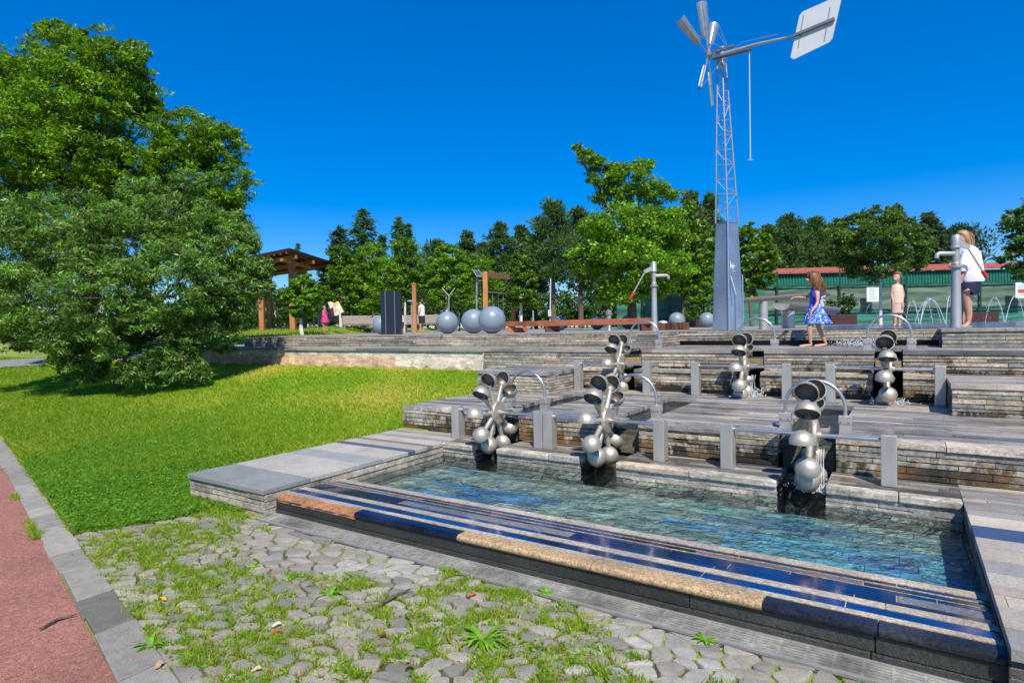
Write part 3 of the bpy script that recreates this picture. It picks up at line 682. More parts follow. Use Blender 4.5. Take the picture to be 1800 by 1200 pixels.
make_arch(-.735, 6.47, D1, 'pipe arch behind the right wheel of the front row')
make_arch(-3.76, 9.9, D3, 'pipe arch at the foot of the left hand pump, upper tier')
make_arch(-1.93, 9.9, D3, 'pipe arch in front of the windmill plinth, upper tier')
make_arch(-.18, 9.9, D3, 'pipe arch in front of the blurred child, upper tier')

# white splashes
def splash(p, w, h, label, n=160, sd=1, fall=0):
    r = random.Random(sd); mb = MB()
    for _ in range(n):
        q = Vector(p)+Vector((r.gauss(0, w), r.gauss(0, w*.7), abs(r.gauss(0, h)))); s = r.uniform(.003, .011)
        mb.lathe(q, (r.uniform(-1, 1), r.uniform(-1, 1), 1), [(.0005, -s), (s*.8, -s*.4), (s*.8, s*.4), (.0005, s*1.4)], 6)
    if fall:
        for _ in range(4):
            x0 = p[0]+r.uniform(-.05, .05); mb.tube([(x0, p[1]+.1, p[2]+fall), (x0, p[1]+.03, p[2]+fall*.8), (x0+r.uniform(-.01, .01), p[1], p[2])], [.0035, .003, .0045], 6)
    tag(mb.build('splash', M_foam, None, smooth=True), label, 'splash', 'white water splashes under the wheels', 'stuff')
splash((-.62, 5.75, .15), .10, .03, 'foam splash at the foot of the right front wheel', 240, 1, .35)
splash((-1.80, 9.0, D1), .07, .05, 'splash of water under the middle back wheel', 260, 2, .3)
splash((-.15, 8.95, D1), .10, .03, 'foam splash under the right back wheel', 260, 3, .25)
splash((-.62, 11.2, D3+.01), .20, .05, 'sparkling water pouring over the top step beside the girl', 520, 4)

# ------------------------------------------------------------------ windmill
TD = 12.45
M_dgalv = mat('shaded_galvanised', (.12, .15, .18), .5, metal=.5, noise=[(9, .2, I3)])
TW = empty('water_windmill', G(1281, TD, D4), 'tall galvanised lattice windmill with five blades and a white tail vane', 'windmill')
b0 = G(1281, TD, D4); ex = Vector((.95, .31, 0)).normalized(); ey = Vector((-.31, .95, 0)).normalized()
# plinth: triangular plan tapering, front faces left and right of an edge
def tri(s, z): 
    # three corners : left, front edge, right, back
    return [b0+ (_r0*(-.305*s) + Vector((-math.sin(YAW), math.cos(YAW), 0))*.10*s)+Z_*z, b0+(_r0*(-.075*s)+Vector((-math.sin(YAW), math.cos(YAW), 0))*(-.22*s))+Z_*z,
            b0+(_r0*(.315*s)+Vector((-math.sin(YAW), math.cos(YAW), 0))*.0)+Z_*z, b0+(_r0*(.05*s)+Vector((-math.sin(YAW), math.cos(YAW), 0))*(.38*s))+Z_*z]
ztop = 2.22
mb = MB(); mb.add(tri(1, 0)+tri(.72, ztop), [(0, 1, 5, 4), (1, 2, 6, 5), (2, 3, 7, 6), (3, 0, 4, 7), (4, 5, 6, 7), (3, 2, 1, 0)])
M_plinth = mat('plinth_steel', (.30, .36, .44), .40, metal=.6, noise=[(2.5, .22, (1, 1, .6)), (25, .1, I3)])
pl = mb.build('plinth', M_plinth, TW, bevel=.008)
# lattice mast: three legs
zt = at(1273, 112, TD).z-D4
legs0 = [tri(.72, ztop)[0], tri(.74, ztop)[1], tri(.72, ztop)[2]]
tc = b0+_r0*(-.075)+Z_*zt
legs1 = [tc+_r0*(-.085)+fwd*.03, tc+_r0*(-.02)-fwd*.07, tc+_r0*(.075)+fwd*.0]
legs0[1] = tri(.74, ztop)[1]-fwd*.01
for a, b in zip(legs0, legs1):
    m_ = MB(); lo = tri(1.0, 0)[legs0.index(a)] if False else a
    m_.tube([a, b], .016, 8); m_.build('mast_leg', M_galv, TW, smooth=True)
m_ = MB(); m_.tube([tri(1.02, 0)[1]-fwd*.012, legs0[1]], .02, 8); m_.build('corner_tube', M_chrome, TW, smooth=True)
mb = MB(); nb = 11
for i in range(nb):
    t0, t1 = i/nb, (i+1)/nb
    for (p, q) in ((0, 1), (1, 2), (0, 2)):
        A0 = legs0[p].lerp(legs1[p], t0); A1 = legs0[p].lerp(legs1[p], t1); B0 = legs0[q].lerp(legs1[q], t0); B1 = legs0[q].lerp(legs1[q], t1)
        if i % 2: mb.tube([A0, B1], .0055, 6)
        else: mb.tube([B0, A1], .0055, 6)
        mb.tube([A0, B0], .0055, 6)
mb.build('lattice', M_galv, TW, smooth=True)
top = tc+Z_*.0
mb = MB(); mb.lathe(top-Z_*.12, Z_, [(.001, 0), (.075, 0), (.075, .12), (.10, .12), (.10, .15), (.065, .15), (.065, .36), (.08, .36), (.08, .39), (.001, .39)], 20); mb.build('mast_head', M_chrome, TW, smooth=True)
hubp = at(1250, 96, 12.20); vc = at(1437, 48, 11.15); bd = (vc-hubp); bd.z = 0; bd.normalize()
def along(t, dz=0): return Vector((hubp.x, hubp.y, 0))+bd*t+Z_*(hubp.z+dz)
tm = (top-hubp).dot(bd)
mb = MB()
mb.bar(along(-.02, .02), along(tm+.30, .06), .05, .045); mb.bar(along(tm-.12, -.10), along(tm+.62, -.10), .13, .02)
mb.bar(along(tm-.12, -.02), along(tm-.05, -.02), .10, .16)
mb.build('nacelle_frame', M_dgalv, TW)
mb = MB(); mb.tube([along(tm+.05, -.06), along(tm+.72, -.03), along(((at(1432, 48, 11.15)-along(0)).dot(bd))-.45, vc.z-hubp.z-.05)], [.045, .03, .022], 10); mb.tube([along(tm+.25, -.02), along(tm+.45, .08), along(1.25, .06)], .005, 6); mb.build('boom', M_galv, TW, smooth=True)
# tail vane
va = (at(1432, 48, 11.15)-along(0)).dot(bd)
def vp(t, z): return along(va+t, z)
N2 = bd.cross(Z_)
zc = vc.z-hubp.z
out = [(-.42, -.44), (-.36, -.49), (.24, -.33), (.29, -.27), (.44, .40), (.40, .47), (-.20, .36), (-.26, .30)]
mb = MB(); mb.poly([vp(a, zc+b) for a, b in out], .012, N2); vn = mb.build('tail_vane', M_white, TW)
mb = MB(); mb.bar(vp(-.5, zc-.08)+N2*.03, vp(.33, zc+.06)+N2*.03, .05, .04, side=N2); mb.build('vane_spar', M_dgalv, vn)
mb = MB()
for t0 in (-.24, .2): mb.bar(vp(t0-.04, zc-.28)+N2*.012, vp(t0+.06, zc+.30)+N2*.012, .012, .008, side=N2)
for s_ in (-1, 1):
    for t0 in (-.24, .2): mb.bar(vp(t0-.04, zc-.28)+N2*-.02, vp(t0+.06, zc+.30)+N2*-.02, .010, .01, side=N2)
mb.build('vane_batten', M_galv, vn)
# rotor
mb = MB(); mb.lathe(along(-.10), bd, [(.001, 0), (.05, 0), (.06, .02), (.06, .10), (.03, .11), (.03, .14)], 16); mb.build('rotor_hub', M_galv, TW, smooth=True)
rp_ = (_r0*.80+fwd*.60).normalized(); rn = rp_.cross(Z_)
hp = along(-.05)
for (ipx, ipy, ln, wdt) in ((1235, 8, 1.05, .108), (1264, 40, .78, .10), (1194, 60, 1.0, .10), (1232, 160, .78, .07), (1262, 182, 1.02, .06)):
    dr = (at(ipx, ipy, 12.2)-at(1250, 96, 12.2)); rp2 = rp_; 
    a_ = dr.dot(_r0)/.80; dv = (rp_*a_+Z_*dr.z).normalized(); sd_ = dv.cross(rn).normalized()
    L0 = ln
    mb = MB(); mb.bar(hp, hp+dv*L0*.97, .022, .02); sp = mb.build('blade_arm', M_galv, TW)
    mb = MB(); k0, k1 = .34*L0, L0; n = 7; tw = rad(38)
    s2 = (sd_*math.cos(tw)+rn*math.sin(tw)); up2 = dv.cross(s2)
    vs = []
    for lay in (0, .006):
        for i in range(n):
            u = -1+2*i/(n-1)
            for (rr_, kk) in ((k0, .55), (k0+.05, .75), (k1-.03, 1), (k1, .92)):
                vs.append(hp+dv*rr_+s2*(u*wdt*kk)+up2*(.045*(u*u)+lay))
    fs = []
    for lay in (0, 1):
        for i in range(n-1):
            for j in range(3):
                b_ = lay*n*4; q = (b_+i*4+j, b_+i*4+j+1, b_+(i+1)*4+j+1, b_+(i+1)*4+j); fs.append(q if lay else q[::-1])
    for i in range(n-1):
        for j in (0, 3): fs.append((i*4+j, (i+1)*4+j, n*4+(i+1)*4+j, n*4+i*4+j))
    for j in range(3):
        for i in (0, n-1): fs.append((i*4+j, i*4+j+1, n*4+i*4+j+1, n*4+i*4+j))
    mb.add(vs, fs); mb.build('blade_sheet', M_galv, sp, smooth=True)
# stay wires
mb = MB()
for (ipx, ipy) in ((1206, 52), (1235, 15), (1264, 45), (1232, 155)):
    mb.tube([at(ipx, ipy, 12.1), along(.35, -.02)], .004, 5)
mb.build('stay_wire', M_galv, TW)
# hanging pull rope
rt = along(tm+.58, -.10); mb = MB(); zb_ = at(1316, 280, 11.8).z; mb.tube([rt, Vector((rt.x, rt.y, zb_))], .010, 8)
rp3 = mb.build('pull_rod', M_white, TW, smooth=True); mb = MB(); mb.bar(Vector((rt.x, rt.y, zb_))-_r0*.05, Vector((rt.x, rt.y, zb_))+_r0*.05, .02); mb.build('pull_handle', M_galv, rp3)
# lever on plinth and white scribble
mb = MB(); a = at(1284, 483, 12.2); b = at(1305, 483, 12.0); c = at(1294, 518, 12.1)
mb.tube([a, b], .012, 8); mb.tube([a, c], .009, 8); mb.tube([b, at(1307, 577, 12.0)], .014, 8); mb.build('lever', M_chrome, TW, smooth=True)
# scribble drawn on the right-front face
T1 = tri(1, 0); T2 = tri(.72, ztop)
def face(u, v): # u 0..1 across right face, v metres up
    t = v/ztop; A = T1[1].lerp(T2[1], t); B = T1[2].lerp(T2[2], t); return A.lerp(B, u)
fn = (T1[2]-T1[1]).cross(Z_).normalized()
mb = MB()
def stroke(ps, r=.0035):
    P_ = [face(u, v)+fn*.004 for u, v in ps]
    for p, q in zip(P_, P_[1:]): mb.bar(p, q, r*1.3, .004, side=fn)
stroke([(.16, 1.24), (.17, 1.42), (.20, 1.28), (.24, 1.36), (.26, 1.27), (.30, 1.34)]); stroke([(.30, 1.34), (.33, 1.25), (.37, 1.38), (.38, 1.24)]); stroke([(.42, 1.27), (.44, 1.35), (.47, 1.29), (.49, 1.33)]); stroke([(.55, 1.31), (.62, 1.32)]); stroke([(.28, 1.22), (.40, 1.20), (.56, 1.22)])
mb.build('graffiti', mat('white_marker', (.8, .82, .85), .6), pl)

# ------------------------------------------------------------------ troughs behind the girl
def trough(pa, pb, r, label, legs):
    root = empty('metal_trough', Vector(pa)*.5+Vector(pb)*.5, label, 'water trough', 'raised metal water troughs')
    a, b = Vector(pa), Vector(pb); t = (b-a).normalized(); s = t.cross(Z_).normalized()
    mb = MB(); n = 12; vs = []
    for lay in (0, .012):
        for i in range(n+1):
            an = math.pi*i/n; d = s*math.cos(an)*(r-lay)-Z_*math.sin(an)*(r-lay)*.85
            vs += [a+d, b+d]
    K = (n+1)*2
    fs = [(2*i, 2*i+1, 2*i+3, 2*i+2) for i in range(n)]+[(K+2*i, K+2*i+2, K+2*i+3, K+2*i+1) for i in range(n)]
    fs += [(0, K, K+1, 1), (2*n, 2*n+1, K+2*n+1, K+2*n)]+[(2*i, 2*i+2, K+2*i+2, K+2*i) for i in range(n)]+[(2*i+1, K+2*i+1, K+2*i+3, 2*i+3) for i in range(n)]
    mb.add(vs, fs); mb.build('channel', M_tr, root, smooth=True)
    for (f_, wd) in legs:
        p = a.lerp(b, f_); mb = MB(); mb.tube([(p.x, p.y, D4), (p.x, p.y, p.z-r*.8)], wd, 12); mb.build('support', M_steel, root, smooth=True)
M_tr = mat('trough_steel', (.30, .275, .25), .5, metal=.3, noise=[(6, .15, I3)])
trough(at(1296, 524, 12.6), at(1452, 513, 13.4), .13, 'upper brown grey metal trough starting beside the windmill plinth', ((.28, .09),))
trough(at(1374, 531, 13.6), at(1462, 541, 15.5), .22, 'lower wider metal trough under the upper one, its end turned to view', ((.0, .01), (.12, .13)))

# ------------------------------------------------------------------ pumps
def pump(p, h, side, ldir, label, fat=1.0):
    root = empty('hand_pump', p, label, 'pump', 'grey hand pumps'); P = Vector(p); k = h/1.5; rt_ = _r0
    mb = MB(); f_ = fat; mb.lathe(P, Z_, [(.098*k*f_, 0), (.098*k*f_, .02*k), (.086*k*f_, .06*k), (.072*k*f_, .95*k), (.07*k*f_, .97*k)], 20, cap=True); mb.build('body', M_paint, root, smooth=True)
    mb = MB(); mb.lathe(P+Z_*.97*k, Z_, [(.001, 0), (.112*k*f_, 0), (.118*k*f_, .015*k), (.118*k*f_, .03*k), (.06*k*f_, .04*k), (.08*k*f_, .07*k), (.06*k*f_, .09*k)], 20); mb.build('flange', M_steel, root, smooth=True)
    mb = MB(); mb.lathe(P+Z_*1.0*k, Z_, [(.055*k*f_, 0), (.06*k*f_, .28*k), (.09*k*f_, .29*k), (.09*k*f_, .31*k), (.08*k*f_, .32*k), (.08*k*f_, .47*k), (.06*k*f_, .50*k), (.001, .505*k)], 20); mb.build('head', M_paint, root, smooth=True)
    mb = MB(); s = rt_*side
    mb.tube([P+Z_*1.2*k, P+s*.28*k+Z_*1.205*k, P+s*.31*k+Z_*1.18*k, P+s*.315*k+Z_*1.13*k], [.036*k]*3+[.034*k], 12); mb.build('spout', M_paint, root, smooth=True)
    mb = MB(); q = P-s*.09*k+Z_*1.42*k; mb.poly([q+s*.06, q-s*.14*k-Z_*.10*k, q-s*.10*k-Z_*.16*k, q+s*.06-Z_*.1*k], .03, fwd); mb.build('bracket', M_paint, root)
    e = P-s*ldir[0]*k+Z_*ldir[1]*k; q = P-s*.18*k+Z_*1.31*k
    mb = MB(); mb.tube([q, q.lerp(e, .8)], .014*k, 8); hd = mb.build('lever', M_steel, root, smooth=True)
    mb = MB(); mb.tube([q.lerp(e, .78), e], .028*k, 10); mb.build('grip', M_red, hd, smooth=True)
pump(G(1681, 9.75, D4), 1.50, -1, (.50, .80), 'grey hand pump beside the woman, its spout to the left', .86)
pump(G(1151, 13.3, D4), 1.53, 1, (.52, .72), 'grey hand pump left of the windmill, its red handle to the left', .76)

# ------------------------------------------------------------------ balls, beams, pillar and plaza furniture
def ball(px, py, dia, label, sq=1.0):
    d_ = None
    for dd in np.arange(9, 45, .05):
        p = at(px, py, dd)
        # ball bottom touches plaza: bottom image row py -> depth
        if p.z <= D4+.002: d_ = dd; break
    p = G(px, d_ or 25, D4)
    return p
def put_ball(px, d, dia, label, px2=None):
    p = G(px, d, D4); me = bpy.data.meshes.new('play_ball'); bm = bmesh.new(); bmesh.ops.create_uvsphere(bm, u_segments=40, v_segments=24, radius=dia/2)
    bmesh.ops.translate(bm, verts=bm.verts, vec=(0, 0, dia/2*.985)); bm.to_mesh(me); bm.free()
    o = link('play_ball', me, M_ball, None, True); o.location = p; o.rotation_euler = (0, 0, random.uniform(0, 6)); tag(o, label, 'ball', 'blue grey balls on the plaza')
put_ball(865.5, 15.0, .69, 'largest blue grey ball, nearest, overlapping the one on its left')
put_ball(833, 16.6, .68, 'blue grey ball half hidden behind the largest ball')
put_ball(787, 17.6, .66, 'blue grey ball standing alone under the Y shaped post')
put_ball(985, 23.0, .56, 'blue grey ball behind the left part of the timber beam')
put_ball(1050, 24.0, .56, 'blue grey ball behind the timber beam below its middle')
put_ball(1105, 23.0, .56, 'blue grey ball behind the timber beam in front of the maple trunk')
put_ball(1190, 25.0, .66, 'blue grey ball showing above the low brown timber box')
put_ball(1243, 26.0, .66, 'blue grey ball partly hidden by the windmill plinth')
put_ball(672, 21.0, .66, 'blue grey ball partly hidden by the black pillar')
BP = G(689.5, 18.4, D4); root = empty('information_pillar', BP, 'black panelled square pillar on the plaza edge', 'pillar')
mb = MB(); h_ = 1.33
for (a, b) in ((-.30, -.155), (-.150, .125), (.130, .30)): mb.frame(BP, _r0, fwd, Z_, a, b, -.16, .16, 0, h_)
mb.build('panel', M_pillar, root); mb = MB()
for a in (-.1525, .1275): mb.frame(BP, _r0, fwd, Z_, a-.006, a+.006, -.163, .163, 0, h_)
mb.build('seam_strip', M_galv, root)
# timber beam and supports
root = empty('timber_beam', G(1010, 16.5, D4), 'long reddish brown timber balance beam with a kink, on dark blocks', 'timber beam')
pb = [at(888, 569.5, 17.0), at(955, 568.5, 16.0), at(1145, 564, 14.6)]
mb = MB(); mb.bar(pb[0], pb[1]+(pb[1]-pb[0])*.0, .16, .135); mb.build('beam', M_beam, root, bevel=.01)
mb = MB(); mb.bar(pb[1]-(pb[2]-pb[1])*.04-fwd*.05, pb[2], .17, .15); mb.build('beam', M_beam, root, bevel=.01)
for (px_, d, w_) in ((971, 15.95, .19), (1136, 14.75, .13)):
    mb = MB(); q = G(px_, d, D4); mb.frame(q, _r0, fwd, Z_, -w_, w_, -.12, .12, 0, .165); mb.build('block', M_bark2, root)
mb = MB(); q = G(908, 16.9, D4); mb.frame(q, _r0, fwd, Z_, -.28, .32, -.12, .12, 0, .15); mb.build('block', M_beam, root)
root = empty('timber_box', G(1181, 17, D4), 'low dark brown timber edging box with a ball behind it', 'timber box')
mb = MB(); q = G(1181, 15.5, D4)
for k in range(8): mb.frame(q, _r0, fwd, Z_, -.40+k*.1, -.305+k*.1, -.2, .2, 0, .19+random.uniform(-.008, .008))
mb.build('boards', M_bark2, root)
# litter beside it
mb = MB(); q = at(1165, 563, 18)
mb.lathe((q.x, q.y, D4), Z_, [(.001, 0), (.15, .02), (.17, .14), (.12, .24), (.001, .27)], 12); tag(mb.build('cloth_bundle', mat('pale_cloth', (.55, .5, .5), .8, noise=[(12, .6, I3)]), None, smooth=True), 'small pale and red bundle lying behind the low timber box', 'bundle')

def post_frame():
    root = empty('climbing_frame', G(858, 24, D4), 'orange timber goal shaped frame with a thin steel bar', 'climbing frame')
    d1_, d2_ = 22, 27
    mb = MB(); a = G(855, d1_, D4); ht = at(855, 478, d1_).z-D4
    mb.frame(a, _r0, fwd, Z_, -.09, .09, -.09, .09, 0, ht); mb.build('post', M_wood, root, bevel=.01)
    mb = MB(); c = G(903, d2_+4, D4); mb.frame(c, _r0, fwd, Z_, -.11, .11, -.11, .11, 0, at(903, 530, d2_+4).z-D4+.1); mb.build('post', M_wood, root, bevel=.01)
    mb = MB(); mb.bar(at(851, 482, d1_), at(893, 487, d2_), .17, .2); mb.build('crossbeam', M_wood, root)
    mb = MB(); mb.tube([at(858, 513, d1_), at(890, 516, d2_)], .02, 8)
    for k in (.2, .5, .8): 
        p = at(858, 513, d1_).lerp(at(890, 516, d2_), k); mb.tube([p, p-Z_*.9], .006, 5)
    mb.build('bar', M_galv, root)
post_frame()
root = empty('timber_post', G(730, 26, D4), 'single square orange timber post beside the man in white', 'post'); mb = MB(); q = G(730, 26, D4)
mb.frame(q, _r0, fwd, Z_, -.085, .085, -.085, .085, -.02, at(730, 500, 26).z-D4); mb.build('shaft', M_wood, root, bevel=.012)
mb = MB(); mb.frame(q, _r0, fwd, Z_, -.1, .1, -.1, .1, at(730, 500, 26).z-D4+.001, at(730, 498, 26).z-D4); mb.build('cap', M_wood, root)
# small pedestal sign left of it
root = empty('steel_pedestal', G(725, 21, D4), 'thin grey steel pedestal with a small tilted plate, left of the timber post', 'pedestal'); q = G(725, 21, D4)
mb = MB(); mb.bar(q, q+Z_*(at(725, 530, 21).z-D4), .045); mb.build('stem', M_paint, root)
mb = MB(); zz = at(725, 528, 21).z; mb.poly([Vector((q.x, q.y, zz))+_r0*a+fwd*b+Z_*(b*.2) for a, b in ((-.13, -.12), (.09, -.12), (.09, .12), (-.13, .12))], .02); mb.build('plate', M_paint, root)
# Y post
root = empty('forked_post', G(789, 23, D4), 'white post forked into a Y rising behind a ball', 'post'); q = G(789, 23, D4); zf = at(789, 520, 23)
mb = MB(); mb.tube([q, zf], .022, 8); mb.build('stem', M_paint, root)
for e_ in ((777, 506), (800, 506)): mb = MB(); mb.tube([zf, at(*e_, 23)], .02, 8); mb.build('fork_arm', M_paint, root)
# solar lamp
root = empty('solar_lamp', G(838, 24, D4), 'grey pole with a tilted solar panel beside the timber frame', 'lamp post'); q = G(838, 24, D4)
mb = MB(); mb.tube([q, at(838, 488, 24)], .04, 10); mb.build('pole', M_galv, root, smooth=True)
pc = at(840.5, 480.5, 23.9); u_ = (_r0*.92+fwd*.38).normalized(); v_ = (Z_*.75+_r0*-.42+fwd*.5).normalized(); n_ = u_.cross(v_).normalized()
mb = MB(); mb.poly([pc+u_*a*.13+v_*b*.17 for a, b in ((-1, -1), (1, -1), (1, 1), (-1, 1))], .02, n_); fr = mb.build('panel_frame', M_white, root)
mb = MB()
for i in range(4):
    for sgn in (1, -1): mb.poly([pc+u_*a*.13+v_*b*.155+n_*(.004 if sgn > 0 else -.022) for a, b in ((-.9+i*.46, -1), (-.9+i*.46+.4, -1), (-.9+i*.46+.4, 1), (-.9+i*.46, 1))], .002, n_)
mb.build('solar_cell', mat('cell', (.01, .03, .09), .2), fr)
# thin white measuring pole
root = empty('white_pole', G(967, 27, D4), 'thin white pole with a small box on it among the pine trunks', 'pole'); q = G(967, 27, D4)
mb = MB(); mb.tube([q, at(968, 490, 27)], .028, 8); mb.build('stem', M_white, root); mb = MB(); mb.frame(at(966, 550, 26.9), _r0, fwd, Z_, -.07, .07, -.05, .05, -.14, .14); mb.build('box', M_white, root)
# grey bollard behind beam
root = empty('bollard', G(1071, 19, D4), 'grey steel bollard behind the middle of the timber beam', 'bollard'); q = G(1071, 19, D4)
mb = MB(); mb.lathe(q, Z_, [(.09, 0), (.075, .03), (.07, .48), (.1, .5), (.1, .6), (.06, .64), (.001, .65)], 16); mb.build('shaft', M_galv, root, smooth=True)
# benches
def bench(px, d, wd, label, z=D4, rz=0):
    q = G(px, d); q.z = max(D4, terrain(q.x, q.y)); root = empty('park_bench', q, label, 'bench', 'weathered slatted benches')
    R_ = Matrix.Rotation(rz, 3, 'Z'); rx_, fy_ = R_@_r0, R_@fwd
    mb = MB()
    for k in range(4): mb.frame(q, rx_, fy_, Z_, -wd, wd, -.28+k*.13, -.17+k*.13, .42, .46)
    mb.build('seat', M_bench, root); mb = MB()
    for k in range(4): mb.frame(q, rx_, fy_, Z_, -wd, wd, .25+k*.02, .28+k*.02, .50+k*.11, .59+k*.11)
    mb.build('backrest', M_bench, root)
    for s in (-1, 1):
        mb = MB(); mb.frame(q, rx_, fy_, Z_, s*(wd-.15)-.03, s*(wd-.15)+.03, -.25, .25, 0, .418); mb.build('leg', M_galv, root)
bench(636, 32, 1.0, 'slatted bench left of the black pillar, nearer of two', 1.66, .2); bench(668, 34, 1.1, 'slatted bench just behind the black pillar', 1.55, -.2)
bench(583, 34, .8, 'slatted bench behind the girl in pink', 1.82); bench(752, 32, 1.3, 'slatted bench behind the man in the white shirt'); 
mb = MB()

def TZ(px, d): p = G(px, d); return max(D4, terrain(p.x, p.y))
# pavilion
PV = empty('timber_pavilion', G(516, 30, 1.85), 'open timber pavilion with a flat overhanging roof on orange posts', 'pavilion')
z6 = 5.35
cn = [G(513, 27.6, z6), G(588, 33.6, z6+.02), G(467, 38.6, z6), G(392, 32.4, z6)]
mb = MB(); mb.poly([p+Z_*.12 for p in cn], .09); mb.build('roof', M_roof, PV)
mb = MB(); mb.poly([p+Z_*.025+(sum(cn, Vector())/4-p)*.01 for p in cn], .05); mb.build('soffit', M_roofu, PV)
mb = MB()
for i in range(13):
    t = (i+.5)/13; mb.bar(cn[0].lerp(cn[3], t)-Z_*.08, cn[1].lerp(cn[2], t)-Z_*.08, .07, .09)
mb.build('rafter', M_roofu, PV)
mb = MB()
for t in (.12, .5, .88): mb.bar(cn[0].lerp(cn[1], t)-Z_*.21, cn[3].lerp(cn[2], t)-Z_*.21, .16, .16)
for t in (.1, .9): mb.bar(cn[0].lerp(cn[3], t)-Z_*.36, cn[1].lerp(cn[2], t)-Z_*.36, .14, .14)
mb.build('beam', M_wood, PV)
for (px_, d, wd) in ((516, 29.6, .26), (462, 31.5, .26), (476, 35.0, .26), (536, 34.8, .26), (425, 33, .26)):
    q = G(px_, d, 1.6); mb = MB(); mb.frame(q, _r0, fwd, Z_, -wd/2, wd/2, -wd/2, wd/2, 0, z6-1.6-.13); mb.build('post', M_wood, PV, bevel=.015)

# far pale buildings left
for i, (px_, d, wd, hh, col, lb) in enumerate(((405, 80, 4.5, 3.2, (.6, .6, .58), 'small white house with dark windows seen under the pavilion roof'), (468, 75, 2.4, 4.6, (.62, .5, .42), 'narrow pinkish building between the pavilion posts'), (500, 90, 6, 3.6, (.6, .6, .6), 'long low white building far behind the pavilion'))):
    q = G(px_, d, 1.5); root = empty('distant_house', q, lb, 'house', 'far houses'); mw = mat('house_render%d' % i, col, .8, noise=[(1, .08, I3)])
    mb = MB(); mb.frame(q, _r0, fwd, Z_, -wd, wd, 0, 6, 0, hh); mb.build('wall', mw, root)
    mb = MB(); mb.frame(q, _r0, fwd, Z_, -wd-.3, wd+.3, -.3, 6.3, hh+.002, hh+.3); mb.build('roof', M_gpath, root)
    for k in range(int(wd)):
        mb = MB(); mb.frame(q, _r0, fwd, Z_, -wd+.6+k*1.9, -wd+1.6+k*1.9, -.05, .02, 1.2, 2.3); mb.build('window', M_pillar, root)

# ------------------------------------------------------------------ fence, shed, signs, planters
M_cloth = mat('fence_net', (.02, .135, .098), .7, noise=[(.6, .5, (.5, .5, 3)), (3, .35, (.3, .3, 3)), (60, .2, I3)], bump=[(2, .5, (.5, .5, 3))])
M_cloth2 = mat('fence_net_faded', (.085, .14, .098), .75, noise=[(.7, .45, (.4, .4, 4)), (5, .3, (.3, .3, 3))], bump=[(2.5, .8, (.4, .4, 3))])
M_corr = mat('green_cladding', (.02, .16, .115), .5, noise=[(4, .15, I3)])
M_gpost = mat('green_post', (.01, .045, .035), .5)
FD = 31
def fpt(px, z, off=0): p = G(px, FD+off, z); return p
FN = empty('netted_fence', fpt(1400, D4), 'long green netted fence with dark posts behind the plaza', 'fence')
zr = at(1400, 503, FD).z
def cloth(name, x0, x1, z0, z1, m, amp=.05, off=0):
    nx_, nz_ = 90, 10; vs = []; r = random.Random(int(x0))
    for j in range(nz_+1):
        for i in range(nx_+1):
            px_ = x0+(x1-x0)*i/nx_; z = z0+(z1-z0)*j/nz_
            vs.append(fpt(px_, z, off+amp*math.sin(j*1.9+math.sin(px_*.03)*3+px_*.011)+r.uniform(-.01, .01)))
    k = nx_+1; fs = [(j*k+i, j*k+i+1, (j+1)*k+i+1, (j+1)*k+i) for j in range(nz_) for i in range(nx_)]
    mb = MB(); mb.add(vs, fs); return mb.build(name, m, FN, smooth=True)
cloth('dark_netting', 1085, 1345, D4, zr+.35, M_cloth); cloth('netting', 1345, 1960, D4+.05, D4+.75, M_cloth, .02, .05); cloth('faded_netting', 1345, 1960, D4+.72, zr-.12, M_cloth2, .03, 0); cloth('top_netting', 1345, 1960, zr-.14, zr, M_cloth, .01, .03)
for px_ in (1130, 1178, 1230, 1367, 1477, 1594, 1724, 1850): mb = MB(); mb.bar(fpt(px_, D4-.1, -.12), fpt(px_, zr+(.75 if px_ > 1300 else .4), -.12), .075); mb.build('fence_post', M_gpost, FN)
mb = MB()
for z in (D4+.73, zr): mb.bar(fpt(1345, z, -.1), fpt(1960, z, -.1), .05)
mb.build('rail', M_gpost, FN)
SH = empty('green_shed', G(1560, 35, D4), 'long green corrugated shed with a red roof edge behind the fence', 'shed')
mb = MB(); n = 260; vs = []; zs = at(1400, 481, 35).z
for i in range(n+1):
    px_ = 1328+(2000-1328)*i/n; o_ = .035 if i % 2 else -.035
    vs += [G(px_, 35+o_, D4), G(px_, 35+o_, zs+.02)]
mb.add(vs, [(2*i, 2*i+2, 2*i+3, 2*i+1) for i in range(n)]); mb.build('wall', M_corr, SH)
zr2 = at(1400, 478, 34.6).z; mb = MB(); mb.poly([G(1322, 34.8, zr2), G(2010, 34.8, zr2+.15), G(2010, 37, zr2+.62), G(1345, 37, zr2+.42)], .1); mb.build('roof', mat('red_roof', (.33, .085, .055), .7, noise=[(3, .2, I3)]), SH)
M_paper = mat('notice_paper', (.72, .82, .78), .6); M_ink = mat('notice_ink', (.12, .16, .16), .7); M_ink2 = mat('notice_red', (.5, .06, .05), .7)
def notice(px, py, w_, h_, d, label, red=False):
    c = at(px, py, d); root = empty('notice_board', c, label, 'notice'); ww, hh = w_/1052*d/2, h_/1052*d/2
    mb = MB(); mb.frame(c, _r0, fwd, Z_, -ww, ww, -.01, .01, -hh, hh); s = mb.build('sheet', M_paper, root)
    mb = MB(); r = random.Random(px)
    for k in range(7):
        z = hh*.78-k*hh*.23; L_ = r.uniform(.5, .85)*ww
        mb.frame(c, _r0, fwd, Z_, -L_, L_*r.uniform(.5, 1), -.014, -.0105, z-hh*.045, z+hh*.03)
    mb.build('print', M_ink, s)
    if red: mb = MB(); mb.frame(c, _r0, fwd, Z_, -ww*.7, ww*.7, -.0145, -.0108, -hh*.3, hh*.1); mb.build('picture', M_ink2, s)
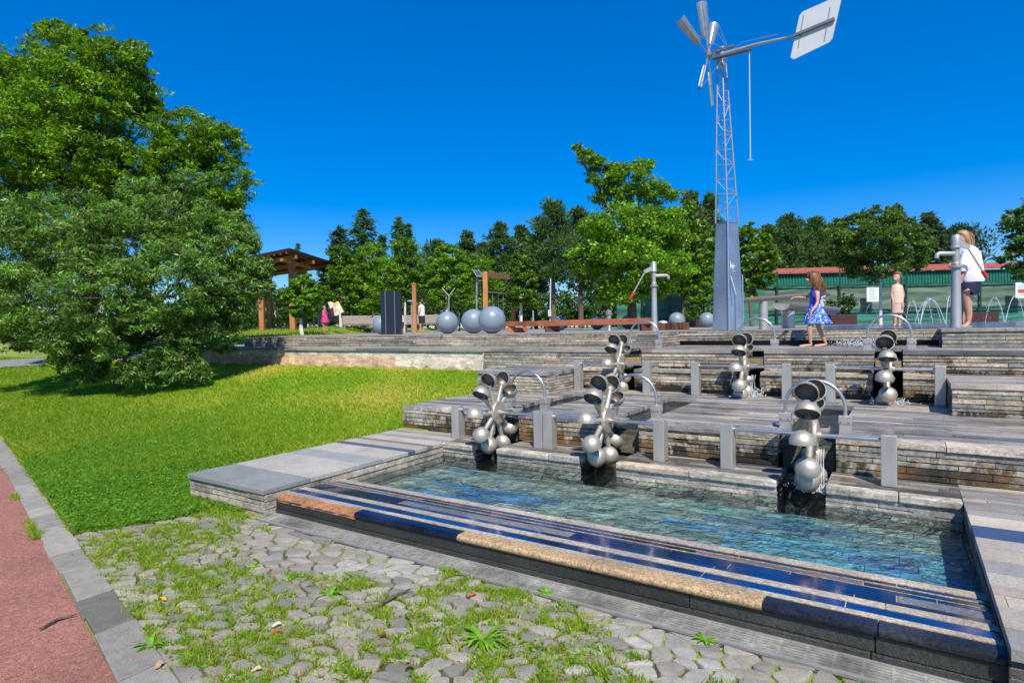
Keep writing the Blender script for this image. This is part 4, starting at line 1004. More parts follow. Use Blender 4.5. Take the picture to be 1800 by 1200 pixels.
notice(1534, 517.5, 21, 25, 30.5, 'white notice sheet on the fence left of the white trunk'); notice(1797, 510, 24, 27, 30.4, 'white notice with red print at the right edge of the fence', True)

# ------------------------------------------------------------------ vegetation
def leafcloud(lobes, n, size, asp, seed, cols, up=.35, clump=.26, density=1.0, droop=0.0, kd=26, bl=.68):
    r = np.random.default_rng(seed); wts = np.array([l[3]**2 for l in lobes]); wts = wts/wts.sum(); P = []; CC = []; 
    for l, wt_ in zip(lobes, wts):
        c = np.array(l[:3]); R = l[3]; fl = l[4] if len(l) > 4 else .85; k = max(8, int(kd*(1+R)))
        d = r.normal(size=(k, 3)); d /= np.linalg.norm(d, axis=1)[:, None]; rr = r.uniform(.45, 1.0, (k, 1))**.6; rr[:k//7] = r.uniform(1.0, 1.18, (k//7, 1))
        cc = c+d*rr*R*np.array([1, 1, fl]); br = r.uniform(bl, 1.25, k)
        m = int(n*wt_); idx = r.integers(0, k, m)
        q = r.normal(size=(m, 3)); q /= np.linalg.norm(q, axis=1)[:, None]; q *= (r.uniform(0, 1, (m, 1))**.45)*clump*R*np.array([1.15, 1.15, .62])*(.6+.8*r.random((k, 1)))[idx]
        P.append(cc[idx]+q); CC.append(br[idx])
    P = np.vstack(P); br = np.concatenate(CC); m = len(P)
    nrm = r.normal(size=(m, 3)); nrm[:, 2] = np.abs(nrm[:, 2])+up; nrm /= np.linalg.norm(nrm, axis=1)[:, None]
    t = np.cross(nrm, r.normal(size=(m, 3))); t[:, 2] -= droop; t /= np.linalg.norm(t, axis=1)[:, None]; b = np.cross(nrm, t); b /= np.linalg.norm(b, axis=1)[:, None]
    s = size*r.uniform(.6, 1.35, (m, 1)); h = s*.5; wv = h*asp
    V = np.stack([P-t*h, P+b*wv+nrm*h*.12, P+t*h, P-b*wv+nrm*h*.12], 1).reshape(-1, 3)
    F = np.arange(4*m).reshape(m, 4)
    cols = np.array(cols); ci = r.integers(0, len(cols), m); C = cols[ci]*(br*r.uniform(.8, 1.2, m))[:, None]
    return V, F, C
def limbs(mb, base, lobes, r0, seed, trunk_top=None, col=(.1, .1, .1)):
    r = random.Random(seed); base = Vector(base); tt = Vector(trunk_top) if trunk_top else base+Z_*1.5
    mid = base.lerp(tt, .5)+Vector((r.uniform(-.05, .05), r.uniform(-.05, .05), 0))
    mb.tube([base-Z_*.1, base+Z_*.05, mid, tt], [r0*1.5, r0*1.15, r0*.9, r0*.8], 10)
    for l in lobes:
        c = Vector(l[:3]); m1 = tt.lerp(c, .5)+Vector((r.uniform(-.1, .1), r.uniform(-.1, .1), l[3]*.15)); rr = r0*.55*min(1, .35+l[3]/2)
        mb.tube([tt-Z_*.05, m1, c], [rr, rr*.6, rr*.3], 7)
        for _ in range(5):
            e = c+Vector((r.gauss(0, 1), r.gauss(0, 1), r.gauss(.3, .7))).normalized()*l[3]*.85; s0 = m1.lerp(c, r.random())
            mb.tube([s0, s0.lerp(e, .5)+Vector((0, 0, l[3]*.08)), e], [rr*.35, rr*.2, rr*.06], 5)
def tree(name, px, d, zb, lobes_px, n, size, asp, cols, label, cat='tree', group=None, r0=.12, bark=None, fork=None, up=.35, clump=.26, seed=1, lm=None, droop=0, kd=26, bl=.68):
    q = G(px, d, zb); root = empty(name, q, label, cat, group)
    lobes = []
    for l in lobes_px:
        dd = d+(l[3] if len(l) > 3 else 0); p = at(l[0], l[1], dd); lobes.append((p.x, p.y, p.z, l[2]*dd/FPX, l[4] if len(l) > 4 else .85))
    V, F, C = leafcloud(lobes, n, size, asp, seed, cols, up, clump, droop=droop, kd=kd, bl=bl)
    npmesh('crown', V, F, C, lm or M_leaf, root)
    mb = MB(); tt = at(*fork, d) if fork else q+Z_*1.6
    limbs(mb, q, lobes, r0, seed, tt); mb.build('trunk', bark or M_bark, root, smooth=True)
    return root
GR = [(.085, .20, .012), (.115, .25, .014), (.06, .15, .012), (.16, .28, .02)]
GRB = [(.105, .25, .010), (.15, .32, .012), (.07, .19, .012), (.22, .38, .018)]
GRO = [(.11, .26, .030), (.16, .34, .045), (.065, .17, .022), (.30, .40, .17), (.11, .28, .028)]
GRD = [(.045, .11, .024), (.06, .14, .03), (.08, .16, .03), (.03, .08, .022)]
GRS = [(.055, .15, .065), (.075, .18, .075), (.04, .11, .055)]
# big locust tree left
tree('locust_tree', 150, 19, .9, [(125, 105, 62, 0, .95), (190, 110, 55, -.6), (70, 150, 62, .5), (215, 160, 60, 0), (140, 180, 85, -1.2), (20, 190, 60, -.5), (245, 185, 36, .4), (40, 250, 85, -1.5), (130, 290, 90, -1), (215, 300, 60, -1), (330, 245, 62, .2), (385, 260, 48, .5), (300, 280, 45, -.5), (395, 330, 48, .3), (350, 370, 60, .5), (270, 360, 70, .8), (-20, 330, 80, -1), (400, 400, 38, .3), (-40, 120, 60, 0), (100, 60, 28, 0), (240, 90, 22, 0)],
     150000, .135, .36, GRB, 'tallest bright green feathery tree at the far left', r0=.26, fork=(170, 420), up=.2, clump=.19, kd=70, bl=.5, seed=21, droop=.3)
# silver shrub in front
tree('silver_shrub', 210, 14, .40, [(300, 385, 78, .3), (215, 420, 88, -.4), (375, 430, 72, .3), (110, 420, 92, 0), (20, 430, 85, .2), (400, 490, 66, .1), (300, 500, 90, -1), (180, 520, 90, -1.2), (70, 530, 85, -.6), (-20, 520, 70, .2), (355, 575, 62, -.3), (250, 590, 75, -1.2), (140, 600, 62, -.8), (45, 580, 45, 0), (310, 640, 42, -1), (240, 655, 34, -1.3), (150, 640, 45, -.5), (395, 545, 50, .2), (330, 320, 28, .3), (440, 480, 30, 0), (345, 655, 26, -1), (452, 470, 26, 0), (462, 505, 20, 0), (440, 430, 18, .2), (250, 350, 40, 0)],
     150000, .12, .22, GRO, 'wide silvery green shrub with narrow leaves on the lawn', 'shrub', r0=.10, fork=(225, 610), up=.1, clump=.16, kd=85, bl=.4, seed=5)
# maple in the middle
tree('maple_tree', 1112, 21.5, D4, [(1110, 320, 42, 0, .7), (1075, 350, 34, .3, .6), (1150, 345, 36, .2, .6), (1050, 290, 20, 0, .5), (1085, 400, 60, -.8, .6), (1150, 400, 56, -.4, .6), (1040, 400, 28, 0, .5), (1180, 420, 34, .4, .6), (1060, 450, 52, -1, .6), (1120, 460, 60, -1.3, .6), (1175, 470, 42, -.5, .6), (1030, 470, 30, 0, .6), (1095, 510, 50, -.8, .5), (1150, 505, 36, -.3, .5), (1036, 280, 20, 0, .5), (1024, 268, 14, 0, .5), (1014, 258, 9, 0, .5), (1062, 312, 28, 0, .6), (1085, 300, 24, 0, .6), (1130, 290, 20, 0, .5)],
     46000, .105, .75, GRB, 'large bright green maple left of the windmill plinth', r0=.17, bark=M_bark, fork=(1112, 470), clump=.30, seed=3)
tree('broadleaf_tree', 1200, 29, D4, [(1195, 400, 40), (1225, 440, 36), (1190, 470, 38), (1230, 480, 30), (1215, 510, 26)], 7000, .2, .7, GR, 'mid green tree between the maple and the windmill plinth', r0=.12, fork=(1205, 520), seed=8)
tree('broadleaf_tree', 1322, 26, D4, [(1318, 420, 28), (1335, 450, 32), (1318, 480, 28), (1340, 490, 20), (1345, 425, 14), (1320, 510, 16)], 8000, .15, .7, GR, 'slender tree just right of the windmill plinth', r0=.09, fork=(1318, 520), seed=9)
tree('broadleaf_tree', 1548, 24, D4, [(1545, 388, 34, 0, .8), (1500, 405, 34, 0, .8), (1590, 410, 30), (1540, 420, 50, -.8), (1495, 440, 36), (1600, 440, 34), (1550, 460, 42, -.5), (1505, 465, 26), (1600, 465, 22), (1570, 375, 16)], 34000, .10, .7, [(.07, .16, .018), (.09, .20, .022), (.14, .20, .035), (.05, .12, .016)], 'round crowned tree with a pale trunk in front of the shed', r0=.06, bark=M_bark_w, fork=(1547, 490), seed=10)
tree('broadleaf_tree', 1812, 24, D4, [(1790, 385, 26), (1812, 420, 36), (1785, 455, 26), (1830, 380, 40), (1800, 480, 20), (1840, 450, 40)], 9000, .13, .7, [(.06, .14, .02), (.08, .18, .025)], 'dark green tree cut off by the right edge of the view', r0=.12, fork=(1810, 490), seed=12)
yt = 'young trees round the playground'
def TZ2(px, d): p = G(px, d); return max(D4, terrain(p.x, p.y))
for (px_, d, L_, n, lab, sd) in (
    (531, 25, [(531, 500, 20), (515, 520, 18), (548, 522, 19), (530, 540, 22), (560, 510, 11), (503, 524, 8)], 5000, 'small bright green tree in front of the pavilion post', 31),
    (600, 33, [(598, 450, 22), (585, 485, 22), (612, 490, 26), (590, 520, 22), (615, 530, 20)], 6500, 'leafy tree right behind the kite and the girl in pink', 32),
    (655, 33, [(652, 455, 30), (635, 490, 28), (672, 485, 30), (650, 520, 32), (680, 520, 22), (640, 540, 18)], 9000, 'dense green tree left of the black pillar', 33),
    (712, 37, [(712, 440, 26), (730, 470, 24), (705, 480, 26), (725, 510, 22), (700, 520, 20)], 7000, 'green tree behind the black pillar', 34),
    (785, 33, [(790, 450, 24), (770, 480, 28), (800, 490, 30), (775, 520, 24), (810, 515, 20), (760, 505, 16)], 8500, 'bright green tree behind the Y shaped post', 35),
    (916, 30, [(914, 458, 16), (905, 485, 22), (926, 490, 20), (915, 515, 24), (935, 530, 16), (900, 525, 14)], 6500, 'narrow bright tree right of the climbing frame', 36),
    (845, 38, [(840, 470, 26), (860, 500, 26), (840, 530, 20)], 5000, 'leafy tree behind the solar lamp', 37)):
    tree('young_tree', px_, d, TZ2(px_, d), L_, int(n*2), .12, .7, GRB if sd % 2 else GR, lab, group=yt, r0=.075, bark=M_bark_w, fork=(px_, max(l[1] for l in L_)), seed=sd)
# conifers
def conifer(px, d, top, base, wpx, label, seed, cols=GRS, pine=False, zb=D4, n=9000, name=None):
    r = np.random.default_rng(seed); q = G(px, d, zb); root = empty(name or ('pine_tree' if pine else 'spruce_tree'), q, label, 'conifer', 'conifers behind the playground')
    zt_ = at(px, top, d).z; z0 = at(px, base, d).z; H = zt_-z0; W = wpx*d/FPX/2*(1.2 if pine else 1.7)
    V = []; C = []; mbt = MB(); lean = r.uniform(-.1, .1, 2)
    mbt.tube([q-Z_*.1, q+Z_*(z0-zb), Vector((q.x, q.y, zt_-.1))], [.16+W*.04, .12+W*.03, .02], 8)
    nb_ = int(84 if pine else 120); cols = np.array(cols)
    for i in range(nb_):
        t = ((i+.5)/nb_)**(1.0 if pine else .95); z = zt_-H*t
        prof_ = (min(1, .25+1.5*t)*(1-.25*t*t)*r.uniform(.45, 1.12)) if pine else (t**.78*.95+.03)*r.uniform(.8, 1.15)
        L_ = W*prof_; an = r.uniform(0, 6.283); dirv = np.array([math.cos(an), math.sin(an), (.35 if pine else -.12+.25*(1-t))])
        tip = np.array([q.x, q.y, z])+dirv*L_; s0 = np.array([q.x, q.y, z-(.0)])
        if L_ > .5 and i % 2 == 0: mbt.tube([Vector(s0), Vector(tip)], [.03, .008], 4)
        m = max(6, int(n/nb_*(.35+prof_)));
        if pine:
            k = r.normal(size=(m, 3)); k /= np.linalg.norm(k, axis=1)[:, None]; c = tip*.72+s0*.28; P = c+k*(r.random((m, 1))**.5)*np.array([L_*.42+.25]*2+[L_*.20+.22])
            dr_ = k+np.array([0, 0, .5])
        else:
            s = r.random((m, 1))**.7; P = s0+(tip-s0)*s+r.normal(size=(m, 3))*np.array([.10, .10, .07])*(.5+W*.35)*(.4+s); side = np.array([-dirv[1], dirv[0], 0])
            P += side*r.uniform(-1, 1, (m, 1))*L_*.28*(1-s*.6); dr_ = dirv+side*r.uniform(-1, 1, (m, 1))+r.normal(size=(m, 3))*.3-np.array([0, 0, .25])
        dr_ = dr_/np.linalg.norm(dr_, axis=1)[:, None]; ss = np.array((.17 if pine else .2)*r.uniform(.6, 1.3, (m, 1)))*(d/45)**.5
        nn = np.cross(dr_, r.normal(size=(m, 3))); nn /= np.linalg.norm(nn, axis=1)[:, None]
        V.append(np.stack([P-dr_*ss, P+nn*ss*.34, P+dr_*ss, P-nn*ss*.34], 1).reshape(-1, 3)); C.append(cols[r.integers(0, len(cols), m)]*r.uniform(.75, 1.25, (m, 1))*r.uniform(.75, 1.25))
    V = np.vstack(V); C = np.vstack(C); npmesh('crown', V, np.arange(len(V)).reshape(-1, 4), C, M_needle, root)
    mbt.build('trunk', M_bark, root, smooth=True)
conifer(642, 55, 371, 560, 86, 'tallest pointed spruce left of the black pillar', 1); conifer(601, 52, 402, 560, 66, 'blue green spruce behind the tree by the pavilion', 2, [(.035, .08, .055), (.03, .065, .04)])
conifer(707, 62, 383, 560, 50, 'pointed spruce behind the black pillar, left twin', 3); conifer(721, 64, 396, 560, 44, 'pointed spruce behind the black pillar, right twin', 4)
conifer(675, 60, 415, 560, 46, 'shorter spruce between the two tallest spruces', 5); conifer(528, 75, 429, 520, 26, 'spruce tip peeking over the pavilion roof', 6, n=1500)
PG = [(.05, .125, .032), (.065, .15, .038), (.035, .095, .028), (.11, .16, .042)]
for (px_, d, tp, bs, wp, lab, sd) in ((770, 50, 428, 545, 84, 'pine behind the Y shaped post', 1), (826, 56, 411, 545, 46, 'slim pine top left of the solar lamp', 2), (882, 50, 396, 540, 70, 'pine above the timber climbing frame', 3), (920, 54, 402, 545, 60, 'pine right of the one above the climbing frame', 4), (973, 42, 360, 500, 88, 'tall dark pine left of the maple', 5), (1022, 46, 372, 510, 70, 'pine half hidden behind the left side of the maple', 6), (942, 47, 420, 520, 50, 'lower pine between two taller ones left of the maple', 16),
    (1217, 42, 343, 520, 66, 'brownish pine just left of the windmill mast', 7), (1252, 44, 345, 520, 46, 'pine right behind the windmill mast', 8), (1390, 48, 384, 500, 76, 'dark pine above the left end of the shed', 9), (1432, 50, 388, 500, 64, 'second dark pine above the shed', 10), (1352, 47, 400, 500, 50, 'pine top between the slender tree and the dark pines', 11), (1472, 50, 393, 490, 60, 'dark pine left of the round crowned tree', 12), (1064, 50, 395, 540, 70, 'dark pine behind the maple', 13), (852, 60, 430, 545, 60, 'dark low pine behind the solar lamp', 14), (1160, 50, 370, 540, 80, 'pine behind the right side of the maple', 15)):
    conifer(px_, d, tp, bs, wp, lab, sd+40, PG if sd != 7 else PG+[(.16, .11, .05)], True, n=8000)
conifer(1632, 40, 378, 470, 56, 'feathery larch right of the round crowned tree', 70, [(.05, .10, .045), (.035, .075, .04)], name='larch_tree')
conifer(1690, 42, 402, 470, 90, 'larch with long side branches behind the right hand pump', 71, [(.05, .10, .04), (.035, .075, .03)], True, name='larch_tree', n=2500)
# low undergrowth behind the playground
for i, (px_, d, wd, hh, lab) in enumerate(((620, 44, 80, 34, 'dark undergrowth left of the black pillar'), (735, 46, 70, 40, 'dark undergrowth behind the man in white'), (820, 44, 60, 36, 'dark undergrowth behind the balls'), (900, 46, 50, 30, 'dark undergrowth under the narrow tree'), (1010, 55, 60, 22, 'low dark bushes under the pine trunks'), (1075, 44, 40, 36, 'dark bushes left of the maple trunk'), (560, 50, 40, 24, 'low dark bush beyond the pavilion'), (410, 50, 80, 26, 'low dark bush left of the pavilion'))):
    tree('background_bush', px_, d, D4, [(px_-wd/2+k*wd/3, 566-hh*.45, hh*.62, 0, .9) for k in range(4)], 3600, .2, .7, GRD, lab, 'bush', 'background bushes', r0=.05, seed=80+i)
V, F, C = leafcloud([(*at(x, 540-6*math.sin(x*.05), 75), 2.9, .9) for x in range(350, 1340, 22)], 34000, .42, .7, 99, GRD)
tag(npmesh('far_woodland', V, F, C, M_leaf), 'distant dark woodland closing the horizon behind the playground', 'woodland', None, 'stuff')
# plant in planter by plinth, dark plants by the fence
M_plbox = mat('planter_board', (.045, .014, .012), .7, noise=[(20, .3, (1, 1, 6))])
def planter(px, d, wpx, hpx, label, plant_px, cols, seed, n=2500):
    q = G(px, d, D4); ww = wpx*d/FPX/2; hh = hpx*d/FPX; root = empty('planter', q, label, 'planter', 'red brown planters by the fence')
    mb = MB(); mb.frame(q, _r0, fwd, Z_, -ww, ww, -.3, .3, 0, hh); mb.build('box', M_plbox, root, bevel=.02)
    if plant_px:
        tree('potted_shrub', px, d, D4+hh, plant_px, n, .11, .5, cols, 'leafy shrub growing in ' + label, 'shrub', r0=.03, fork=(px, 555), seed=seed)
planter(1232, 27, 24, 14, 'the dark red planter left of the windmill plinth', [(1225, 535, 18), (1240, 520, 16), (1250, 500, 18), (1215, 552, 12), (1245, 545, 14)], GR, 91, 4200)
planter(1478, 29, 46, 17, 'the dark red planter right of the girl', [(1462, 535, 9), (1492, 528, 14), (1488, 545, 10)], GRD, 92)
planter(1715, 29, 66, 17, 'the long planter behind the woman', None, GRD, 93)

# ------------------------------------------------------------------ grass
def blades(P, h, wd, cols, seed, lean=.5):
    r = np.random.default_rng(seed); m = len(P); a = r.uniform(0, 6.283, m); dx = np.stack([np.cos(a), np.sin(a), np.zeros(m)], 1)
    b = r.uniform(0, 6.283, m); ln = np.stack([np.cos(b), np.sin(b), np.zeros(m)], 1)*(r.random((m, 1))*lean)
    hh = (h*r.uniform(.5, 1.4, m))[:, None]; ww = (wd*r.uniform(.7, 1.3, m))[:, None]
    V = np.stack([P-dx*ww*.5, P+dx*ww*.5, P+(np.array([0, 0, 1])+ln)*hh], 1).reshape(-1, 3)
    cols = np.array(cols); return V, np.arange(3*m).reshape(m, 3), cols
def in_lawn(x, y):
    if y > 9.45 or x < -36: return False
    if x > -5.83 and y > 3.1: return False
    if x > -5.97 and y > 7.98: return False
    if y < cin(x)+.01: return False
    if x > -5.75 and in_cob(x+.10, y): return False
    if x > -4.9: return False
    return True
r = np.random.default_rng(55); PT = []; 
while len(PT) < 330000:
    th = r.uniform(rad(29), rad(78), 40000); rr = 4.2*np.exp(r.uniform(0, math.log(38/4.2), 40000)**1.0)
    # nearer parts get more blades
    X = -np.sin(th)*rr; Y = np.cos(th)*rr
    for x, y, q in zip(X, Y, rr):
        if in_lawn(x, y): PT.append((x, y, q))
PT = np.array(PT[:330000]); Z = np.array([terrain(x, y) for x, y in PT[:, :2]])
def nz(x, y): return np.sin(x*1.3+y*.7)+np.sin(x*.6-y*1.9+1)+np.sin(x*2.9+y*2.3)*.5
k = nz(PT[:, 0], PT[:, 1]); near = np.clip((4.6-(PT[:, 1]-(1.436+.222*(-2.885-PT[:, 0]))))/3.2, 0, 1)
gcols = np.array([(.22, .38, .020), (.33, .46, .024), (.15, .32, .016), (.46, .50, .05), (.55, .50, .12)])
V, F, _ = blades(np.column_stack([PT[:, :2], Z]), .042+.012*(PT[:, 2] > 8), .006+.0011*PT[:, 2], gcols, 5, 1.9)
pick = np.clip((r.random(len(PT))*3.6+k*.8+.55-near*1.9).astype(int), 0, 4); C = gcols[pick]*r.uniform(.75, 1.25, (len(PT), 1))
C *= (1-near*.22)[:, None]
tag(npmesh('lawn_grass', V, F, C, M_grass), 'short sunlit grass of the lawn', 'grass', None, 'stuff')
# clover-like broad leaves at the near edge of the lawn
PT = []
while len(PT) < 42000:
    x = r.uniform(-9.5, -4.9); y = r.uniform(1.8, 5.4)
    if in_lawn(x, y) and (y-cin(x)) < 2.3*r.random()+.3 : PT.append((x, y, terrain(x, y)+r.uniform(.012, .05)))
PT = np.array(PT); m = len(PT)
def flat_leaves(PT, size, cols, seed):
    r = np.random.default_rng(seed); m = len(PT); n_ = r.normal(size=(m, 3))*.45; n_[:, 2] = 1; n_ /= np.linalg.norm(n_, axis=1)[:, None]
    t = np.cross(n_, r.normal(size=(m, 3))); t /= np.linalg.norm(t, axis=1)[:, None]; b = np.cross(n_, t); s = size*r.uniform(.5, 1.4, (m, 1))
    V = np.stack([PT-t*s, PT+b*s*.62, PT+t*s, PT-b*s*.62], 1).reshape(-1, 3); cols = np.array(cols)
    return V, np.arange(4*m).reshape(m, 4), cols[r.integers(0, len(cols), m)]*r.uniform(.7, 1.25, (m, 1))
V, F, C = flat_leaves(PT, .016, [(.09, .26, .014), (.13, .32, .018), (.07, .20, .012)], 8)
tag(npmesh('clover', V, F, C, M_grass), 'dense low clover and weeds along the kerb edge of the lawn', 'ground cover', None, 'stuff')
# weeds growing in the cobble joints
PT = []; cl = []
rc2 = random.Random(17)
for _ in range(1300):
    x = rc2.uniform(-5.5, .6); y = rc2.uniform(.6, 3.0)
    if in_cob(x, y) and not (y > 2.62 and -3.5 < x < -2.5):
        v = math.sin(x*2.3+1)+math.sin(y*4.1+x*1.7)+rc2.uniform(-1.1, 1.1)
        if v > -.5: cl.append((x, y, rc2.uniform(.03, .11), rc2.random()))
SEED = np.array(seeds); TS = np.array([[CA/ST, -SA], [SA/ST, CA]])
def injoint(P, lim):
    P = np.asarray(P); out = []
    for k in range(0, len(P), 4000):
        q = P[k:k+4000, :2]@TS; d = np.sqrt(((q[:, None, :2]-SEED[None])**2).sum(-1)); d.partition(1, axis=1)
        out.append(d[:, 1]-d[:, 0] < lim)
    return P[np.concatenate(out)]
for (x, y, s, q) in cl:
    for _ in range(int(110+1500*s)): PT.append((x+rc2.gauss(0, s*.9), y+rc2.gauss(0, s*.6), .008))
PT = [tuple(p) for p in injoint(PT, .021)]
for (x, y, s, q) in cl:
    if q > .72:
        for _ in range(int(1400*s)): PT.append((x+rc2.gauss(0, s*.4), y+rc2.gauss(0, s*.3), .012))
# along the kerb and by the parapet foot
for _ in range(9000):
    x = rc2.uniform(-8, .2); PT.append((x, cin(x)+abs(rc2.gauss(0, .03)), .01)) if math.sin(x*5)+math.sin(x*13) > .2 else None
for _ in range(4000): PT.append((rc2.uniform(-5.75, -4.7), 3.06-abs(rc2.gauss(0, .09)), .01))
for _ in range(2500): x = rc2.uniform(-7.5, -5.0); PT.append((x, cout(x)-abs(rc2.gauss(0, .025)), .012)) if math.sin(x*4+.5) > .3 else None
PT = np.array([p for p in PT if p[1] < 3.02]); wc = np.array([(.18, .34, .02), (.27, .40, .024), (.13, .27, .016), (.34, .40, .04), (.26, .24, .05)])
V, F, _ = blades(PT, .032, .0072, wc, 6, 1.6); C = wc[r.integers(0, 5, len(PT))]*r.uniform(.7, 1.3, (len(PT), 1))
tag(npmesh('joint_weeds', V, F, C, M_grass), 'grass and weeds sprouting between the cobbles', 'weeds', None, 'stuff')
PF = []
for (x, y, s, q) in cl:
    if q > .55:
        for _ in range(int(200*s+10)): PF.append((x+rc2.gauss(0, s*.6), y+rc2.gauss(0, s*.4), rc2.uniform(.01, .035)))
V, F, C = flat_leaves(np.array(PF), .012, [(.13, .32, .016), (.19, .38, .024), (.10, .25, .014)], 9)
tag(npmesh('joint_herbs', V, F, C, M_grass), 'small broad leaved herbs between the cobbles', 'weeds', None, 'stuff')
# rosettes
def rosette(p, n, L_, label, name='dandelion_plant', wd=.016, seed=1):
    rr = random.Random(seed); mb = MB(); p = Vector(p)
    for i in range(int(n*1.6)):
        a = rr.uniform(0, 6.28); dv = Vector((math.cos(a), math.sin(a), 0)); sd_ = Vector((-dv.y, dv.x, 0)); l = L_*rr.uniform(.25, 1.1); wd_ = wd*rr.uniform(.5, .8); up_ = rr.uniform(.3, .9)
        pts = [(0, 0), (.35, .32*up_), (.7, .42*up_), (1, .25*up_)]; ws = [.3, 1, .8, .05]; vs = []
        for (t, h), q in zip(pts, ws): c = p+dv*l*t+Z_*(l*h+.01); vs += [c-sd_*wd_*q, c+sd_*wd_*q]
        k = rr.uniform(.7, 1.3); mb.add(vs, [(2*j, 2*j+1, 2*j+3, 2*j+2) for j in range(3)], (.17*k, .36*k, .03*k))
    tag(mb.build(name, M_grass), label, 'plant', 'weeds large enough to pick out on the cobbles')
q = on(848, 1130, 0); rosette(q, 26, .15, 'large star shaped weed on the cobbles below the drain', seed=2)
q = on(750, 1135, 0); rosette(q, 70, .07, 'round grassy tuft left of the star shaped weed', 'grass_tuft', .004, 3)
q = on(580, 1050, 0); rosette(q, 24, .09, 'leafy weed in the middle of the cobbles', seed=4)
q = on(385, 905, 0); rosette(q, 20, .10, 'leafy weed at the foot of the parapet end', seed=5)
q = on(265, 1140, 0); rosette(q, 22, .09, 'leafy weed next to the kerb at the bottom left', seed=6)
q = on(790, 1010, 0); rosette(q, 18, .08, 'weed hugging the edge of the drain', seed=7)
q = on(66, 940, 0); rosette(q, 40, .08, 'tuft growing on the red path side of the kerb', 'grass_tuft', .005, 8)
q = at(795, 652, 12.0); rosette(Vector((q.x, 9.35, .72)), 40, .22, 'green weed at the foot of the pale plaster wall', 'wall_weed', .02, 9)
for k_, (px_, py_, L_, lb) in enumerate(((330, 872, .12, 'broad leaved weed at the left foot of the parapet'), (425, 915, .10, 'leafy weed where the parapet meets the drain'), (505, 1020, .08, 'small weed below the parapet corner'), (300, 930, .09, 'leafy weed where cobbles meet the lawn'), (960, 1045, .09, 'weed tuft touching the drain edge right of the stick'), (1240, 1130, .10, 'bright weed beside the drain at the bottom right'), (445, 1000, .08, 'leafy weed left of the pale cobbles'))):
    q = on(px_, py_, 0); rosette(q, 26, L_*.7, lb, 'leafy_weed', .013, 30+k_)
# sticks and dry leaves
mb = MB(); mb.tube([on(655, 1070, .03), on(690, 1048, .04), on(722, 1034, .035)], [.008, .012, .005], 7); tag(mb.build('dry_stick', M_bark, None, smooth=True), 'grey dry stick lying across the cobbles', 'stick')
mb = MB(); mb.tube([on(70, 1105, .02), on(100, 1088, .02), on(135, 1078, .025)], [.006, .008, .004], 7); tag(mb.build('dry_stick', M_bark, None, smooth=True), 'thin stick on the red path touching the kerb', 'stick')
M_dry = leafmat('dry_leaf', .2, .6)
for (px_, py_, c, lb) in ((720, 1172, (.35, .12, .05), 'curled orange brown leaf near the bottom edge'), (672, 1115, (.22, .07, .03), 'small dark red leaf among the cobbles'), (287, 1052, (.7, .42, .02), 'yellow petal like leaf on the cobbles'), (830, 1045, (.45, .08, .05), 'reddish leaf right of the stick'), (485, 1110, (.35, .1, .03), 'rusty leaf left of the centre of the cobbles'), (450, 1176, (.5, .42, .25), 'pale straw coloured leaf at the bottom'), (280, 1168, (.45, .3, .18), 'tan leaf beside the kerb'), (485, 1098, (.6, .5, .35), 'pale dry leaf above the rusty leaf')):
    q = on(px_, py_, .035); mb = MB(); rr = random.Random(px_); a = rr.uniform(0, 6); u1 = Vector((math.cos(a), math.sin(a), .2)); v1 = Vector((-math.sin(a), math.cos(a), .1)); s = .028
    mb.add([q-u1*s, q-u1*s*.3+v1*s*.5+Z_*.006, q+u1*s*.4+v1*s*.45+Z_*.012, q+u1*s, q+u1*s*.3-v1*s*.4+Z_*.008, q-u1*s*.4-v1*s*.45, q+Z_*-.004], [(0, 1, 6), (1, 2, 6), (2, 3, 6), (3, 4, 6), (4, 5, 6), (5, 0, 6)], c)
    tag(mb.build('fallen_leaf', M_dry), lb, 'leaf', 'fallen leaves on the cobbles')
# mown grass on the mound behind the plaza
PT = []
while len(PT) < 26000:
    x = r.uniform(-40, -16); y = r.uniform(11.5, 30)
    if x < mline(y)+.1 and x < -16.5: PT.append((x, y, terrain(x, y)))
V, F, _ = blades(np.array(PT), .09, .03, gcols, 7, .6); C = np.array([(.24, .34, .035), (.32, .38, .055), (.18, .30, .03)])[r.integers(0, 3, len(PT))]*r.uniform(.75, 1.25, (len(PT), 1))
tag(npmesh('mound_grass', V, F, C, M_grass), 'sunlit grass on the low mound before the pavilion', 'grass', None, 'stuff')

